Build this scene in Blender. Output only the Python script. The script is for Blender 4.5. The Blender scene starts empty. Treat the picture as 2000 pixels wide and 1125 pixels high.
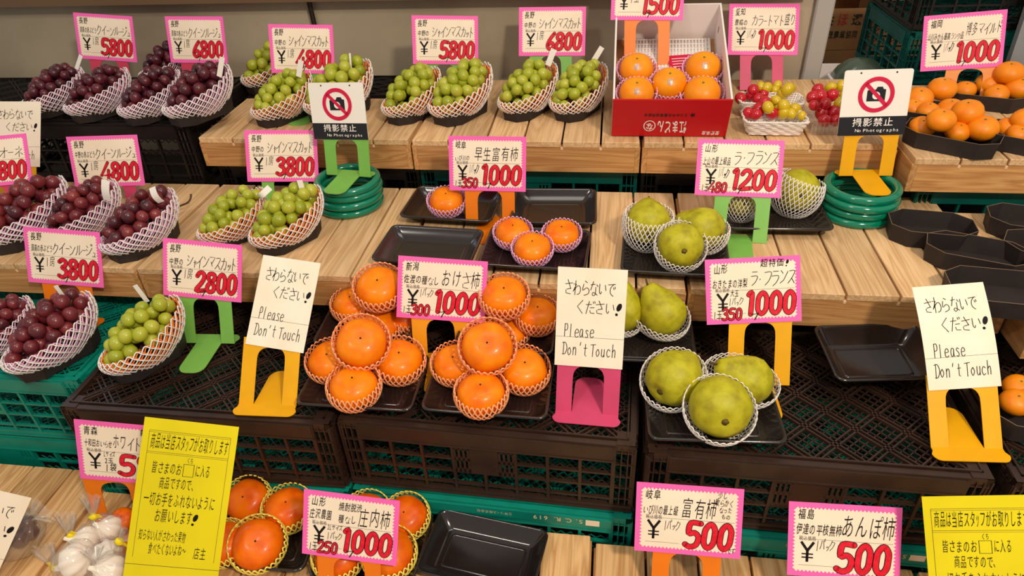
import bpy, math, random
import numpy as np
from mathutils import Vector, Matrix, Euler

SC = bpy.context.scene
COL = SC.collection
random.seed(7)
rad = math.radians

# ---------------------------------------------------------------- camera
F, PIT, YAW, ROL = 1346.4, .61086, -.15869, -.05406
CAMZ = 1.567
ZA, ZB, ZC, ZD = .4997, .7175, .8355, .9534       # heights of the four display steps
def _rot():
    p, y, r = PIT, YAW, ROL
    fw = Vector((math.sin(y)*math.cos(p), math.cos(y)*math.cos(p), -math.sin(p)))
    rt = Vector((math.cos(y), -math.sin(y), 0)); up = rt.cross(fw)
    return rt*math.cos(r)+up*math.sin(r), up*math.cos(r)-rt*math.sin(r), fw
RT, UP, FW = _rot()
CAM = Vector((0, 0, CAMZ))
cd = bpy.data.cameras.new('camera'); cd.sensor_width = 36; cd.lens = F/2000*36; cd.clip_start = .02
co = bpy.data.objects.new('camera', cd); COL.objects.link(co)
m = Matrix((RT, UP, -FW)).transposed().to_4x4(); m.translation = CAM
co.matrix_world = m; SC.camera = co
def ray(x, y): return FW+RT*((x-1000)/F)+UP*((562.5-y)/F)
def onZ(x, y, z): r = ray(x, y); return CAM+r*((z-CAMZ)/r.z)
def onY(x, y, Y): r = ray(x, y); return CAM+r*(Y/r.y)
def proj(p):
    d = Vector(p)-CAM; c = d.dot(FW)
    return 1000+F*d.dot(RT)/c, 562.5-F*d.dot(UP)/c
def dist(p): return (Vector(p)-CAM).dot(FW)

# ---------------------------------------------------------------- light, exposure
SC.view_settings.view_transform = 'Standard'; SC.view_settings.look = 'None'
SC.view_settings.gamma = 1; SC.view_settings.use_curve_mapping = False
SC.view_settings.exposure = -0.14
SC.cycles.transparent_max_bounces = 32
w = bpy.data.worlds.new('world'); SC.world = w; w.use_nodes = True
bg = w.node_tree.nodes['Background']; bg.inputs[0].default_value = (1.0, .94, .88, 1); bg.inputs[1].default_value = .52
def area(loc, tgt, sx, sy, e, c):
    l = bpy.data.lights.new('shop_or_fill_light', 'AREA'); l.shape = 'RECTANGLE'; l.size = sx; l.size_y = sy; l.energy = e; l.color = c
    o = bpy.data.objects.new('shop_or_fill_light', l); COL.objects.link(o); o.location = loc
    o.rotation_euler = (Vector(tgt)-Vector(loc)).to_track_quat('-Z', 'Y').to_euler(); return o
area((.95, -.55, 2.75), (.2, .9, .7), .22, .16, 47, (1, .86, .68))
area((-.9, -.3, 2.95), (-.5, 1.2, .8), .3, .2, 12, (1, .90, .78))
area((.3, .9, 3.1), (.2, 1.1, .8), 1.6, .5, 11, (1, .92, .82))  # added wide overhead fill that softens the shadows
area((-2.6, 2.0, 2.6), (0, 1.2, .8), .25, 1.0, 9, (.6, .78, 1))  # added bluish softbox for the cool reflections in the black trays

# ---------------------------------------------------------------- tagging and mesh helpers
def tag(o, label=None, cat=None, group=None, kind=None):
    if label: o['label'] = label
    if cat: o['category'] = cat
    if group: o['group'] = group
    if kind: o['kind'] = kind
    return o
def empty(name, loc, label, cat, group=None, rz=0, mat=None):
    o = bpy.data.objects.new(name, None); COL.objects.link(o); o.empty_display_size = .02
    if mat is not None: o.matrix_world = mat
    else: o.location = loc; o.rotation_euler = (0, 0, rz)
    return tag(o, label, cat, group)
class MB:
    def __init__(s): s.v = []; s.f = []; s.mi = []; s.sm = []
    def add(s, vs, fs, mi=0, smooth=False):
        n = len(s.v); s.v += [tuple(v) for v in vs]
        s.f += [tuple(n+i for i in f) for f in fs]; s.mi += [mi]*len(fs); s.sm += [smooth]*len(fs); return s
    def box(s, x0, y0, z0, x1, y1, z1, mi=0):
        vs = [(x0,y0,z0),(x1,y0,z0),(x1,y1,z0),(x0,y1,z0),(x0,y0,z1),(x1,y0,z1),(x1,y1,z1),(x0,y1,z1)]
        return s.add(vs, [(0,3,2,1),(4,5,6,7),(0,1,5,4),(1,2,6,5),(2,3,7,6),(3,0,4,7)], mi)
    def cbox(s, x0, y0, z0, x1, y1, z1, b, mi=0):          # box with chamfered upright and top edges
        r = [(x0+b,y0),(x1-b,y0),(x1,y0+b),(x1,y1-b),(x1-b,y1),(x0+b,y1),(x0,y1-b),(x0,y0+b)]
        cx, cy = (x0+x1)/2, (y0+y1)/2
        def ring(k, z):
            return [(x-k*b*(1 if x > cx else -1), y-k*b*(1 if y > cy else -1), z) for x, y in r]
        return s.loft([ring(0, z0), ring(0, z1-b), ring(.8, z1)], mi, True, True, False)
    def loft(s, rings, mi=0, cap0=False, cap1=False, smooth=True):
        n = len(rings[0]); vs = [p for r in rings for p in r]; fs = []
        for k in range(len(rings)-1):
            for i in range(n):
                j = (i+1) % n; fs.append((k*n+i, k*n+j, (k+1)*n+j, (k+1)*n+i))
        if cap0: fs.append(tuple(range(n-1, -1, -1)))
        if cap1: fs.append(tuple((len(rings)-1)*n+i for i in range(n)))
        return s.add(vs, fs, mi, smooth)
    def tube(s, pts, r, n=8, mi=0, cap=True, closed=False, smooth=True):
        pts = [Vector(p) for p in pts]; rings = []; m = len(pts)
        up = None
        for i, p in enumerate(pts):
            a = pts[(i-1) % m] if (i or closed) else p; b = pts[(i+1) % m] if (i < m-1 or closed) else p
            t = (b-a).normalized()
            if up is None:
                up = Vector((0,0,1)) if abs(t.z) < .9 else Vector((1,0,0))
            x = t.cross(up).normalized(); y = x.cross(t); up = y
            rr = r[i] if isinstance(r, (list, tuple)) else r
            rings.append([p+x*rr*math.cos(2*math.pi*k/n)+y*rr*math.sin(2*math.pi*k/n) for k in range(n)])
        if closed: rings.append(rings[0])
        return s.loft(rings, mi, cap and not closed, cap and not closed, smooth)
    def plate(s, vs2, faces, th, mi=0, fn=None):
        """thicken a flat set of faces (x,y) to thickness th along z; fn maps points"""
        cnt = {}
        for f in faces:
            for a, b in zip(f, f[1:]+f[:1]): cnt[(a, b)] = 1
        top = [(x, y, th) for x, y in vs2]; bot = [(x, y, 0) for x, y in vs2]; n = len(vs2)
        fs = [tuple(f) for f in faces]+[tuple(n+i for i in reversed(f)) for f in faces]
        for a, b in cnt:
            if (b, a) not in cnt: fs.append((b, a, n+a, n+b))
        allv = top+bot
        if fn: allv = [fn(p) for p in allv]
        return s.add(allv, fs, mi)
    def build(s, name, mats, parent=None, smooth=None, data_only=False):
        me = bpy.data.meshes.new(name); me.from_pydata(s.v, [], s.f)
        for m_ in (mats if isinstance(mats, (list, tuple)) else [mats]): me.materials.append(m_)
        me.polygons.foreach_set('material_index', s.mi)
        me.polygons.foreach_set('use_smooth', s.sm if smooth is None else [smooth]*len(s.f))
        me.update()
        if data_only: return me
        return link(name, me, parent)
def link(name, me, parent=None, mat=None):
    o = bpy.data.objects.new(name, me); COL.objects.link(o)
    if parent: o.parent = parent
    if mat is not None: o.matrix_local = mat
    return o
def smoothed(pts, k=4, closed=False):
    """Catmull-Rom"""
    P = [Vector(p) for p in pts]; n = len(P); out = []
    if n < 3 and not closed: return P
    for i in range(n if closed else n-1):
        p0 = P[(i-1) % n] if (closed or i) else P[0]; p1 = P[i]; p2 = P[(i+1) % n]; p3 = P[(i+2) % n] if (closed or i+2 < n) else P[-1]
        for j in range(k):
            t = j/k
            out.append(.5*((2*p1)+(p2-p0)*t+(2*p0-5*p1+4*p2-p3)*t*t+(3*p1-p0-3*p2+p3)*t**3))
    if not closed: out.append(P[-1])
    return out
def frame(z, hint=Vector((0, 1, 0))):
    z = Vector(z).normalized(); x = hint.cross(z)
    x = x.normalized() if x.length > 1e-4 else Vector((1, 0, 0))
    return Matrix((x, z.cross(x), z)).transposed().to_4x4()

# ---------------------------------------------------------------- materials
def lin(c):
    return tuple((x/255/12.92 if x/255 <= .04045 else ((x/255+.055)/1.055)**2.4) for x in c)+(1,)
def mat(name, c, rough=.5, spec=.5, coat=0, sss=0, trans=0, metal=0, ior=1.45, alpha=1):
    m_ = bpy.data.materials.new(name); m_.use_nodes = True; b = m_.node_tree.nodes['Principled BSDF']
    b.inputs['Base Color'].default_value = lin(c); b.inputs['Roughness'].default_value = rough
    b.inputs['Specular IOR Level'].default_value = spec; b.inputs['Coat Weight'].default_value = coat
    b.inputs['Coat Roughness'].default_value = .12; b.inputs['Metallic'].default_value = metal; b.inputs['IOR'].default_value = ior
    b.inputs['Transmission Weight'].default_value = trans; b.inputs['Alpha'].default_value = alpha
    if sss: b.inputs['Subsurface Weight'].default_value = sss; b.inputs['Subsurface Scale'].default_value = .006; b.inputs['Subsurface Radius'].default_value = (1, .5, .25)
    return m_
def N(m_, t): return m_.node_tree.nodes.new(t)
def L(m_, a, b): m_.node_tree.links.new(a, b)
def mottle(m_, cols, scale=20, det=3, stretch=(1, 1, 1), rand=True, pos=None, bump=0, bscale=None):
    """colour ramp over noise in object space, offset per object"""
    b = m_.node_tree.nodes['Principled BSDF']
    tc = N(m_, 'ShaderNodeTexCoord'); mp = N(m_, 'ShaderNodeMapping'); mp.inputs['Scale'].default_value = stretch
    no = N(m_, 'ShaderNodeTexNoise'); no.inputs['Scale'].default_value = scale; no.inputs['Detail'].default_value = det
    L(m_, tc.outputs['Object'], mp.inputs['Vector'])
    if rand:
        oi = N(m_, 'ShaderNodeObjectInfo'); cm = N(m_, 'ShaderNodeCombineXYZ'); mu = N(m_, 'ShaderNodeMath'); mu.operation = 'MULTIPLY'; mu.inputs[1].default_value = 37
        L(m_, oi.outputs['Random'], mu.inputs[0]); L(m_, mu.outputs[0], cm.inputs[0]); L(m_, mu.outputs[0], cm.inputs[2]); L(m_, cm.outputs[0], mp.inputs['Location'])
    L(m_, mp.outputs[0], no.inputs['Vector'])
    cr = N(m_, 'ShaderNodeValToRGB'); n = len(cols)
    pos = pos or [.3+.4*i/(n-1) for i in range(n)]
    while len(cr.color_ramp.elements) < n: cr.color_ramp.elements.new(.5)
    for e, p, c in zip(cr.color_ramp.elements, pos, cols): e.position = p; e.color = lin(c)
    L(m_, no.outputs['Fac'], cr.inputs['Fac']); L(m_, cr.outputs['Color'], b.inputs['Base Color'])
    if bump:
        bn = N(m_, 'ShaderNodeTexNoise'); bn.inputs['Scale'].default_value = bscale or scale*6; L(m_, tc.outputs['Object'], bn.inputs['Vector'])
        bp = N(m_, 'ShaderNodeBump'); bp.inputs['Strength'].default_value = bump; bp.inputs['Distance'].default_value = .0006
        L(m_, bn.outputs['Fac'], bp.inputs['Height']); L(m_, bp.outputs['Normal'], b.inputs['Normal'])
    return m_
def wood(name, cols, along):
    m_ = mat(name, cols[0], .55, .35)
    b = m_.node_tree.nodes['Principled BSDF']
    tc = N(m_, 'ShaderNodeTexCoord'); oi = N(m_, 'ShaderNodeObjectInfo')
    mu = N(m_, 'ShaderNodeMath'); mu.operation = 'MULTIPLY'; mu.inputs[1].default_value = 61
    cm = N(m_, 'ShaderNodeCombineXYZ'); L(m_, oi.outputs['Random'], mu.inputs[0])
    for i in range(3): L(m_, mu.outputs[0], cm.inputs[i])
    ad = N(m_, 'ShaderNodeVectorMath'); ad.operation = 'ADD'; L(m_, tc.outputs['Object'], ad.inputs[0]); L(m_, cm.outputs[0], ad.inputs[1])
    mp = N(m_, 'ShaderNodeMapping'); sc = [22, 22, 22]; sc[along] = 1.6; mp.inputs['Scale'].default_value = sc; L(m_, ad.outputs[0], mp.inputs['Vector'])
    n1 = N(m_, 'ShaderNodeTexNoise'); n1.inputs['Scale'].default_value = 1.0; n1.inputs['Detail'].default_value = 3; n1.inputs['Distortion'].default_value = .8; L(m_, mp.outputs[0], n1.inputs['Vector'])
    # growth rings: bands of the noise value
    mm = N(m_, 'ShaderNodeMath'); mm.operation = 'MULTIPLY'; mm.inputs[1].default_value = 9; L(m_, n1.outputs['Fac'], mm.inputs[0])
    fr = N(m_, 'ShaderNodeMath'); fr.operation = 'PINGPONG'; fr.inputs[1].default_value = .5; L(m_, mm.outputs[0], fr.inputs[0])
    mp2 = N(m_, 'ShaderNodeMapping'); s2 = [260, 260, 260]; s2[along] = 7; mp2.inputs['Scale'].default_value = s2; L(m_, ad.outputs[0], mp2.inputs['Vector'])
    n2 = N(m_, 'ShaderNodeTexNoise'); n2.inputs['Scale'].default_value = 1; n2.inputs['Detail'].default_value = 2; L(m_, mp2.outputs[0], n2.inputs['Vector'])
    cr = N(m_, 'ShaderNodeValToRGB'); cr.color_ramp.elements[0].color = lin(cols[0]); cr.color_ramp.elements[1].color = lin(cols[1]); cr.color_ramp.elements[1].position = .42
    L(m_, fr.outputs[0], cr.inputs['Fac'])
    mx = N(m_, 'ShaderNodeMix'); mx.data_type = 'RGBA'; mx.blend_type = 'MULTIPLY'; mx.inputs['Factor'].default_value = .35
    cr2 = N(m_, 'ShaderNodeValToRGB'); cr2.color_ramp.elements[0].color = (.6, .52, .45, 1); cr2.color_ramp.elements[1].color = (1.0, 1.0, 1.0, 1); cr2.color_ramp.elements[0].position = .3; cr2.color_ramp.elements[1].position = .6
    L(m_, n2.outputs['Fac'], cr2.inputs['Fac']); L(m_, cr.outputs['Color'], mx.inputs[6]); L(m_, cr2.outputs['Color'], mx.inputs[7])
    # plank to plank tone
    hs = N(m_, 'ShaderNodeHueSaturation'); mr = N(m_, 'ShaderNodeMapRange'); mr.inputs['To Min'].default_value = .82; mr.inputs['To Max'].default_value = 1.1
    L(m_, oi.outputs['Random'], mr.inputs['Value']); L(m_, mr.outputs[0], hs.inputs['Value']); L(m_, mx.outputs[2], hs.inputs['Color']); L(m_, hs.outputs[0], b.inputs['Base Color'])
    bp = N(m_, 'ShaderNodeBump'); bp.inputs['Strength'].default_value = .15; bp.inputs['Distance'].default_value = .0008; L(m_, n2.outputs['Fac'], bp.inputs['Height']); L(m_, bp.outputs[0], b.inputs['Normal'])
    return m_
M = {}
M['slat'] = wood('pine slat', [(208, 166, 116), (230, 192, 144)], 1)
M['board'] = wood('pine board', [(186, 130, 76), (212, 160, 100)], 0)
M['sideboard'] = wood('pine end board', [(186, 130, 76), (212, 160, 100)], 1)
M['table'] = wood('table slat', [(196, 146, 92), (226, 182, 126)], 1)
M['black_crate'] = mottle(mat('dark crate plastic', (52, 36, 28), .38, .5), [(38, 25, 19), (56, 38, 29), (44, 30, 24)], 9)  # black plastic; brown tint of the warm lighting is put into the colour
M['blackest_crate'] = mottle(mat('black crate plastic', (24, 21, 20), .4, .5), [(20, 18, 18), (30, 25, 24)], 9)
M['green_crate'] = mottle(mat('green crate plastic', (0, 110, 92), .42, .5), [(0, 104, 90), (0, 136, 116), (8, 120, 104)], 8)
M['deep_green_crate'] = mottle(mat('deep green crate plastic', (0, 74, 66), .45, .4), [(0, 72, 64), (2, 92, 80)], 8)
M['tray'] = mat('black tray plastic', (34, 26, 24), .16, .6, coat=.5)
M['paper_tray'] = mottle(mat('black paperboard', (44, 37, 35), .6, .35), [(42, 35, 33), (50, 42, 40)], 30)
M['paper_edge'] = mat('cut paperboard edge', (128, 104, 84), .8)
M['net_white'] = mat('white foam net', (240, 232, 226), .75, .3, sss=.1)
M['net_pink'] = mat('pink foam net', (240, 186, 222), .75, .3)
M['net_violet'] = mat('violet foam net', (206, 150, 214), .75, .3)
M['net_orange'] = mat('orange foam net', (255, 140, 62), .75, .3)
M['net_peach'] = mat('peach foam net', (255, 176, 124), .75, .3)
M['net_yellow'] = mat('yellow foam net', (250, 232, 110), .75, .3)
def gmat(name, cols, rough, sss, pos=None):
    m_ = mat(name, cols[0], rough, .5, coat=.25, sss=sss)
    return mottle(m_, cols, 14, 2, pos=pos)
M['red_grape'] = gmat('dark red grape skin', [(58, 20, 30), (104, 30, 38), (140, 54, 52)], .33, .1, [.32, .5, .7])
M['black_grape'] = gmat('dark purple grape skin', [(44, 14, 26), (84, 22, 34), (112, 36, 42)], .33, .08, [.32, .52, .72])
M['green_grape'] = gmat('yellow green grape skin', [(144, 154, 26), (168, 174, 42), (188, 188, 66)], .35, .25, [.3, .5, .7])
M['paper_peg'] = mat('pale wooden peg', (226, 192, 150), .7)
M['stem'] = mat('woody stem', (84, 62, 36), .8)
M['persimmon'] = mottle(mat('persimmon skin', (238, 122, 10), .36, .3, coat=.1, sss=.03), [(232, 104, 0), (244, 128, 0), (250, 142, 4)], 1.3, 3)
M['persimmon_red'] = mottle(mat('ripe persimmon skin', (226, 92, 6), .36, .3, coat=.1, sss=.03), [(220, 82, 0), (238, 108, 2), (244, 122, 6)], 1.3, 3)
M['mandarin'] = mottle(mat('mandarin peel', (240, 140, 12), .42, .5, sss=.1), [(234, 126, 2), (244, 146, 8)], 1.2, 2, bump=.25, bscale=16)
M['orange'] = mottle(mat('smooth orange peel', (248, 160, 14), .4, .5, sss=.1), [(240, 138, 2), (248, 158, 10)], 1.2, 2, bump=.2, bscale=18)
M['pear'] = mottle(mat('pear skin', (160, 150, 24), .5, .4, sss=.08), [(140, 118, 26), (166, 158, 22), (188, 180, 32), (164, 142, 34)], 2.2, 12, pos=[.22, .42, .62, .80], bump=.3, bscale=14)
M['tomato_red'] = mat('red tomato skin', (190, 16, 34), .2, .5, coat=.5, sss=.1)
M['tomato_yellow'] = mat('yellow tomato skin', (210, 178, 20), .22, .5, coat=.5, sss=.1)
M['dot'] = mat('dark speck', (58, 38, 16), .8)
M['blossom'] = mat('brown blossom end', (104, 84, 30), .8)
M['calyx'] = mat('green calyx', (96, 104, 50), .8)
M['ink'] = mat('black ink', (22, 18, 20), .6, .2)
M['thin_ink'] = mat('grey ink line', (96, 88, 84), .8, .2)
M['red_ink'] = mottle(mat('red marker', (222, 22, 44), .55, .3), [(208, 14, 36), (232, 34, 56)], 160, 2)
M['pink_card'] = mat('pink card', (246, 104, 180), .55, .35)
M['cream_card'] = mottle(mat('cream card', (250, 234, 212), .6, .3), [(240, 220, 194), (247, 230, 206)], 12)
M['white_paper'] = mottle(mat('worn white paper', (248, 236, 216), .5, .35), [(240, 224, 198), (248, 234, 212)], 16)
M['yellow_paper'] = mottle(mat('yellow paper', (250, 232, 10), .45, .35), [(218, 200, 6), (230, 212, 14)], 10)
M['slip'] = mat('white paper slip', (244, 236, 226), .6, .3)
M['white_box'] = mat('white carton lining', (236, 226, 220), .6, .3)
M['red_box'] = mat('red carton print', (196, 16, 30), .35, .45)
M['crate_ink'] = mat('cream crate print', (214, 204, 160), .6)
M['white_ink'] = mat('white print', (246, 236, 230), .5, .3)
M['sign_white'] = mat('white sign plate', (240, 232, 222), .35, .4)
M['sign_black'] = mat('black sign print', (26, 24, 28), .3, .5)
M['sign_red'] = mat('crimson sign print', (208, 20, 66), .4, .4)
M['hose'] = mat('green hose rubber', (0, 122, 92), .16, .5, coat=.5)
M['wicker'] = mat('white woven plastic', (236, 226, 218), .5, .4)
M['clear'] = mat('clear plastic', (255, 255, 255), .05, .5, trans=1, ior=1.2, alpha=.35)
M['garlic'] = mottle(mat('garlic skin', (236, 220, 200), .55, .3, sss=.15), [(240, 222, 200), (252, 244, 230)], 50, 3, (1, 1, .3))
M['tape'] = mat('yellow tape', (244, 218, 20), .4, .4)
M['cardboard'] = mottle(mat('brown cardboard', (176, 128, 84), .8, .2), [(164, 116, 74), (184, 136, 90)], 6)
M['card_print'] = mat('dark green print', (52, 52, 40), .8)
M['red_print'] = mat('red print', (196, 60, 50), .8)
M['concrete'] = mottle(mat('concrete wall', (140, 130, 116), .8, .25), [(150, 137, 114), (174, 160, 136), (188, 174, 150)], 2.2, 6, (1, 1, 1), rand=False, pos=[.3, .5, .72], bump=.2, bscale=60)
M['beam'] = mat('brown painted beam', (110, 84, 58), .7)
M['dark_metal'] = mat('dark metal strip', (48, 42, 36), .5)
M['pillar'] = mat('pale painted pillar', (170, 166, 158), .6)
M['floor'] = mottle(mat('grey floor', (96, 90, 84), .6), [(86, 80, 74), (106, 100, 92)], 3)
M['steel'] = mat('wrapped grey film', (150, 150, 152), .3, .5)
M['foil'] = mat('silver sticker', (200, 170, 160), .25, .5, metal=.6)
M['wrapped_fruit'] = gmat('dark fruit skin', [(50, 16, 22), (90, 28, 30)], .3, .1)
M['green_melon'] = mat('dark green lid', (70, 84, 66), .25, .5, coat=.4)
STANDC = {'green': (126, 186, 82), 'yellow': (236, 170, 0), 'orange': (238, 124, 12), 'amber': (240, 156, 22), 'pink': (212, 72, 112), 'rose': (206, 64, 90), 'peach': (240, 150, 76)}
for k, c in STANDC.items(): M['stand_'+k] = mottle(mat(k+' painted metal', c, .42, .4), [tuple(int(x*.95) for x in c), c], 18)
def film():
    m_ = bpy.data.materials.new('clear film'); m_.use_nodes = True; nt = m_.node_tree; b = nt.nodes['Principled BSDF']
    g = nt.nodes.new('ShaderNodeBsdfGlossy'); g.inputs['Roughness'].default_value = .12
    tr = nt.nodes.new('ShaderNodeBsdfTransparent'); tr.inputs['Color'].default_value = (1, 1, 1, 1)
    fr = nt.nodes.new('ShaderNodeMath'); fr.operation = 'MULTIPLY_ADD'; lw = nt.nodes.new('ShaderNodeLayerWeight'); lw.inputs['Blend'].default_value = .25; nt.links.new(lw.outputs['Facing'], fr.inputs[0]); fr.inputs[1].default_value = .35; fr.inputs[2].default_value = .05
    mx = nt.nodes.new('ShaderNodeMixShader'); nt.links.new(fr.outputs[0], mx.inputs[0]); nt.links.new(tr.outputs[0], mx.inputs[1]); nt.links.new(g.outputs[0], mx.inputs[2])
    df = nt.nodes.new('ShaderNodeBsdfDiffuse'); df.inputs['Color'].default_value = (.95, .93, .9, 1); m2 = nt.nodes.new('ShaderNodeMixShader'); m2.inputs[0].default_value = .09
    nt.links.new(mx.outputs[0], m2.inputs[1]); nt.links.new(df.outputs[0], m2.inputs[2]); nt.links.new(m2.outputs[0], nt.nodes['Material Output'].inputs['Surface'])
    nt.nodes.remove(b); return m_
M['film'] = film(); M['clear'] = M['film']
# ---------------------------------------------------------------- the setting
def struct(name, mb, m_): return tag(mb.build(name, m_), kind='structure')
struct('floor', MB().box(-4, -1.5, -.05, 5, 6, 0), M['floor'])
WALL_Y = 1.90
struct('wall_back', MB().box(-4, WALL_Y, 0, .50, WALL_Y+.12, 2.4), M['concrete'])
# pale painted end post of the wall and a brown beam along it
struct('trim_1', MB().cbox(.50, WALL_Y-.02, 0, .545, WALL_Y+.12, 2.4, .004), M['pillar'])
bz = onY(600, 4, WALL_Y-.05).z
struct('trim_2', MB().box(-4, WALL_Y-.05, bz, .48, WALL_Y, bz+.09), M['beam'])
a = onY(604, 0, WALL_Y-.01); b_ = onY(618, 60, WALL_Y-.01)
mb = MB(); d = Vector(b_)-Vector(a); a2 = Vector(a)-d*3; e2 = Vector(b_)+d*1.2
for dx in (-.004, .004): mb.tube([a2+Vector((dx, -.004, 0)), e2+Vector((dx, -.004, 0))], .0034, 8)
struct('trim_3', mb, M['dark_metal'])
struct('wall_far', MB().box(-1, 4.6, 0, 6, 4.7, 3), M['concrete'])
# dark plinths that carry the crates, out of sight below the display
mb = MB().box(-2.1, .80, 0, 1.3, 1.13, .386)
struct('trim_4', mb, M['dark_metal'])
struct('trim_5', MB().box(-2.1, 1.135, 0, 1.3, 1.46, .595), M['dark_metal'])
struct('trim_6', MB().box(-2.1, 1.465, 0, 1.3, 1.86, .712), M['dark_metal'])

def platform(x0, x1, y0, y1, z, label, n=6, slat='slat', board='board', group='wooden display platforms'):
    t = empty('display_platform', ((x0+x1)/2, y0, z-.074), label, 'platform', group)
    ox, oy, oz = t.location; gap = .0042; wd = (x1-x0-.004)/n
    for i in range(n):
        a = x0+.002+i*wd+gap/2; h = random.uniform(-.0008, .0005)
        mb = MB().cbox(a-ox, y0-.0015-oy, z-.013-oz+h, a+wd-gap-ox, y1-oy, z-oz+h, .0012)
        mb.build('slat', M[slat], t)
    MB().cbox(x0+.012-ox, 0, 0, x1-.012-ox, .014, .0605, .001).build('front_board', M[board], t)
    MB().cbox(x0+.012-ox, y1-y0-.014, 0, x1-.012-ox, y1-y0, .0605, .001).build('back_board', M[board], t)
    for s in (x0+.001-ox, x1-.0125-ox):
        MB().cbox(s, 0, 0, s+.0115, y1-y0, .0605, .001).build('side_board', M['sideboard'], t)
    for i in range(1, n):
        xx = x0+.002+i*wd-ox
        MB().cbox(xx-.0028, -.0012, .0535, xx+.0028, .004, .0595, .001).build('spacer_peg', M['paper_peg'], t)
    return t
platform(-.968, -.447, 1.436, 1.70, ZD, 'wooden slatted platform at the left end of the upper shelf under the muscat grapes')
platform(-.445, .073, 1.433, 1.845, ZD, 'wooden slatted platform in the middle of the upper shelf beside the red carton')
platform(.075, .603, 1.433, 1.845, ZD, 'wooden slatted platform under the red carton and the tomato baskets')
platform(.608, 1.135, 1.366, 1.80, ZD, 'wooden slatted platform at the right carrying the mandarins')
platform(-1.482, -.938, 1.052, 1.425, ZC, 'middle step platform at the far left under dark grape baskets')
platform(-.936, -.392, 1.052, 1.425, ZC, 'middle step platform under the twin muscat baskets')
platform(-.390, .154, 1.052, 1.425, ZC, 'middle step platform under the persimmon trays')
platform(.156, .700, 1.052, 1.425, ZC, 'middle step platform with bare slats beside the pears')
platform(.704, 1.25, .985, 1.36, ZC, 'middle step platform at the right edge set further forward')

def rib(mb, p, q, wd, z0, z1):
    d = Vector((q[0]-p[0], q[1]-p[1], 0)); n = Vector((-d.y, d.x, 0)).normalized()*wd/2
    a, b = Vector((p[0], p[1], 0)), Vector((q[0], q[1], 0))
    vs = [a-n, a+n, b+n, b-n]
    mb.add([(v.x, v.y, z0) for v in vs]+[(v.x, v.y, z1) for v in vs], [(0,1,2,3),(4,7,6,5),(0,4,5,1),(1,5,6,2),(2,6,7,3),(3,7,4,0)])
def clipseg(k, s, W_, D):      # line y = s*(x)+k inside |x|<W/2, 0<y<D
    pts = []
    for x in (-W_/2, W_/2):
        y = s*x+k
        if -1e-9 <= y <= D+1e-9: pts.append((x, y))
    for y in (0, D):
        x = (y-k)/s
        if -W_/2 < x < W_/2: pts.append((x, y))
    return pts[:2] if len(pts) >= 2 else None
CW, CD, CH = .508, .345, .163
def crate_top():
    mb = MB(); W_, D = CW-.03, CD-.03
    st = .0745
    for s in (.95, -.95):
        k = -.6
        while k < .9:
            for off, wd, dz in ((-.0055, .0028, 0), (.0055, .0028, 0), (.021, .0018, -.004), (.0372, .0018, -.004), (.0535, .0018, -.004)):
                sg = clipseg(k+off, s, W_, D)
                if sg and math.dist(*sg) > .006: rib(mb, (sg[0][0], sg[0][1]+.015), (sg[1][0], sg[1][1]+.015), wd, -.010, dz-.003)
            k += st
    # frame with a raised lip and block corners
    mb.box(-CW/2, 0, -.016, CW/2, .010, -.004); mb.box(-CW/2, CD-.010, -.016, CW/2, CD, -.004)
    mb.box(-CW/2, 0, -.016, -CW/2+.010, CD, -.004); mb.box(CW/2-.010, 0, -.016, CW/2, CD, -.004)
    mb.box(-CW/2+.012, .012, -.014, CW/2-.012, .0150, 0); mb.box(-CW/2+.012, CD-.015, -.014, CW/2-.012, CD-.012, 0)
    mb.box(-CW/2+.012, .012, -.014, -CW/2+.015, CD-.012, 0); mb.box(CW/2-.015, .012, -.014, CW/2-.012, CD-.012, 0)
    for sx in (-1, 1):
        for yy in (.001, CD-.031):
            x = sx*(CW/2-.016); mb.box(x-.015, yy, -.02, x+.015, yy+.03, -.0025)
    return mb
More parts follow.
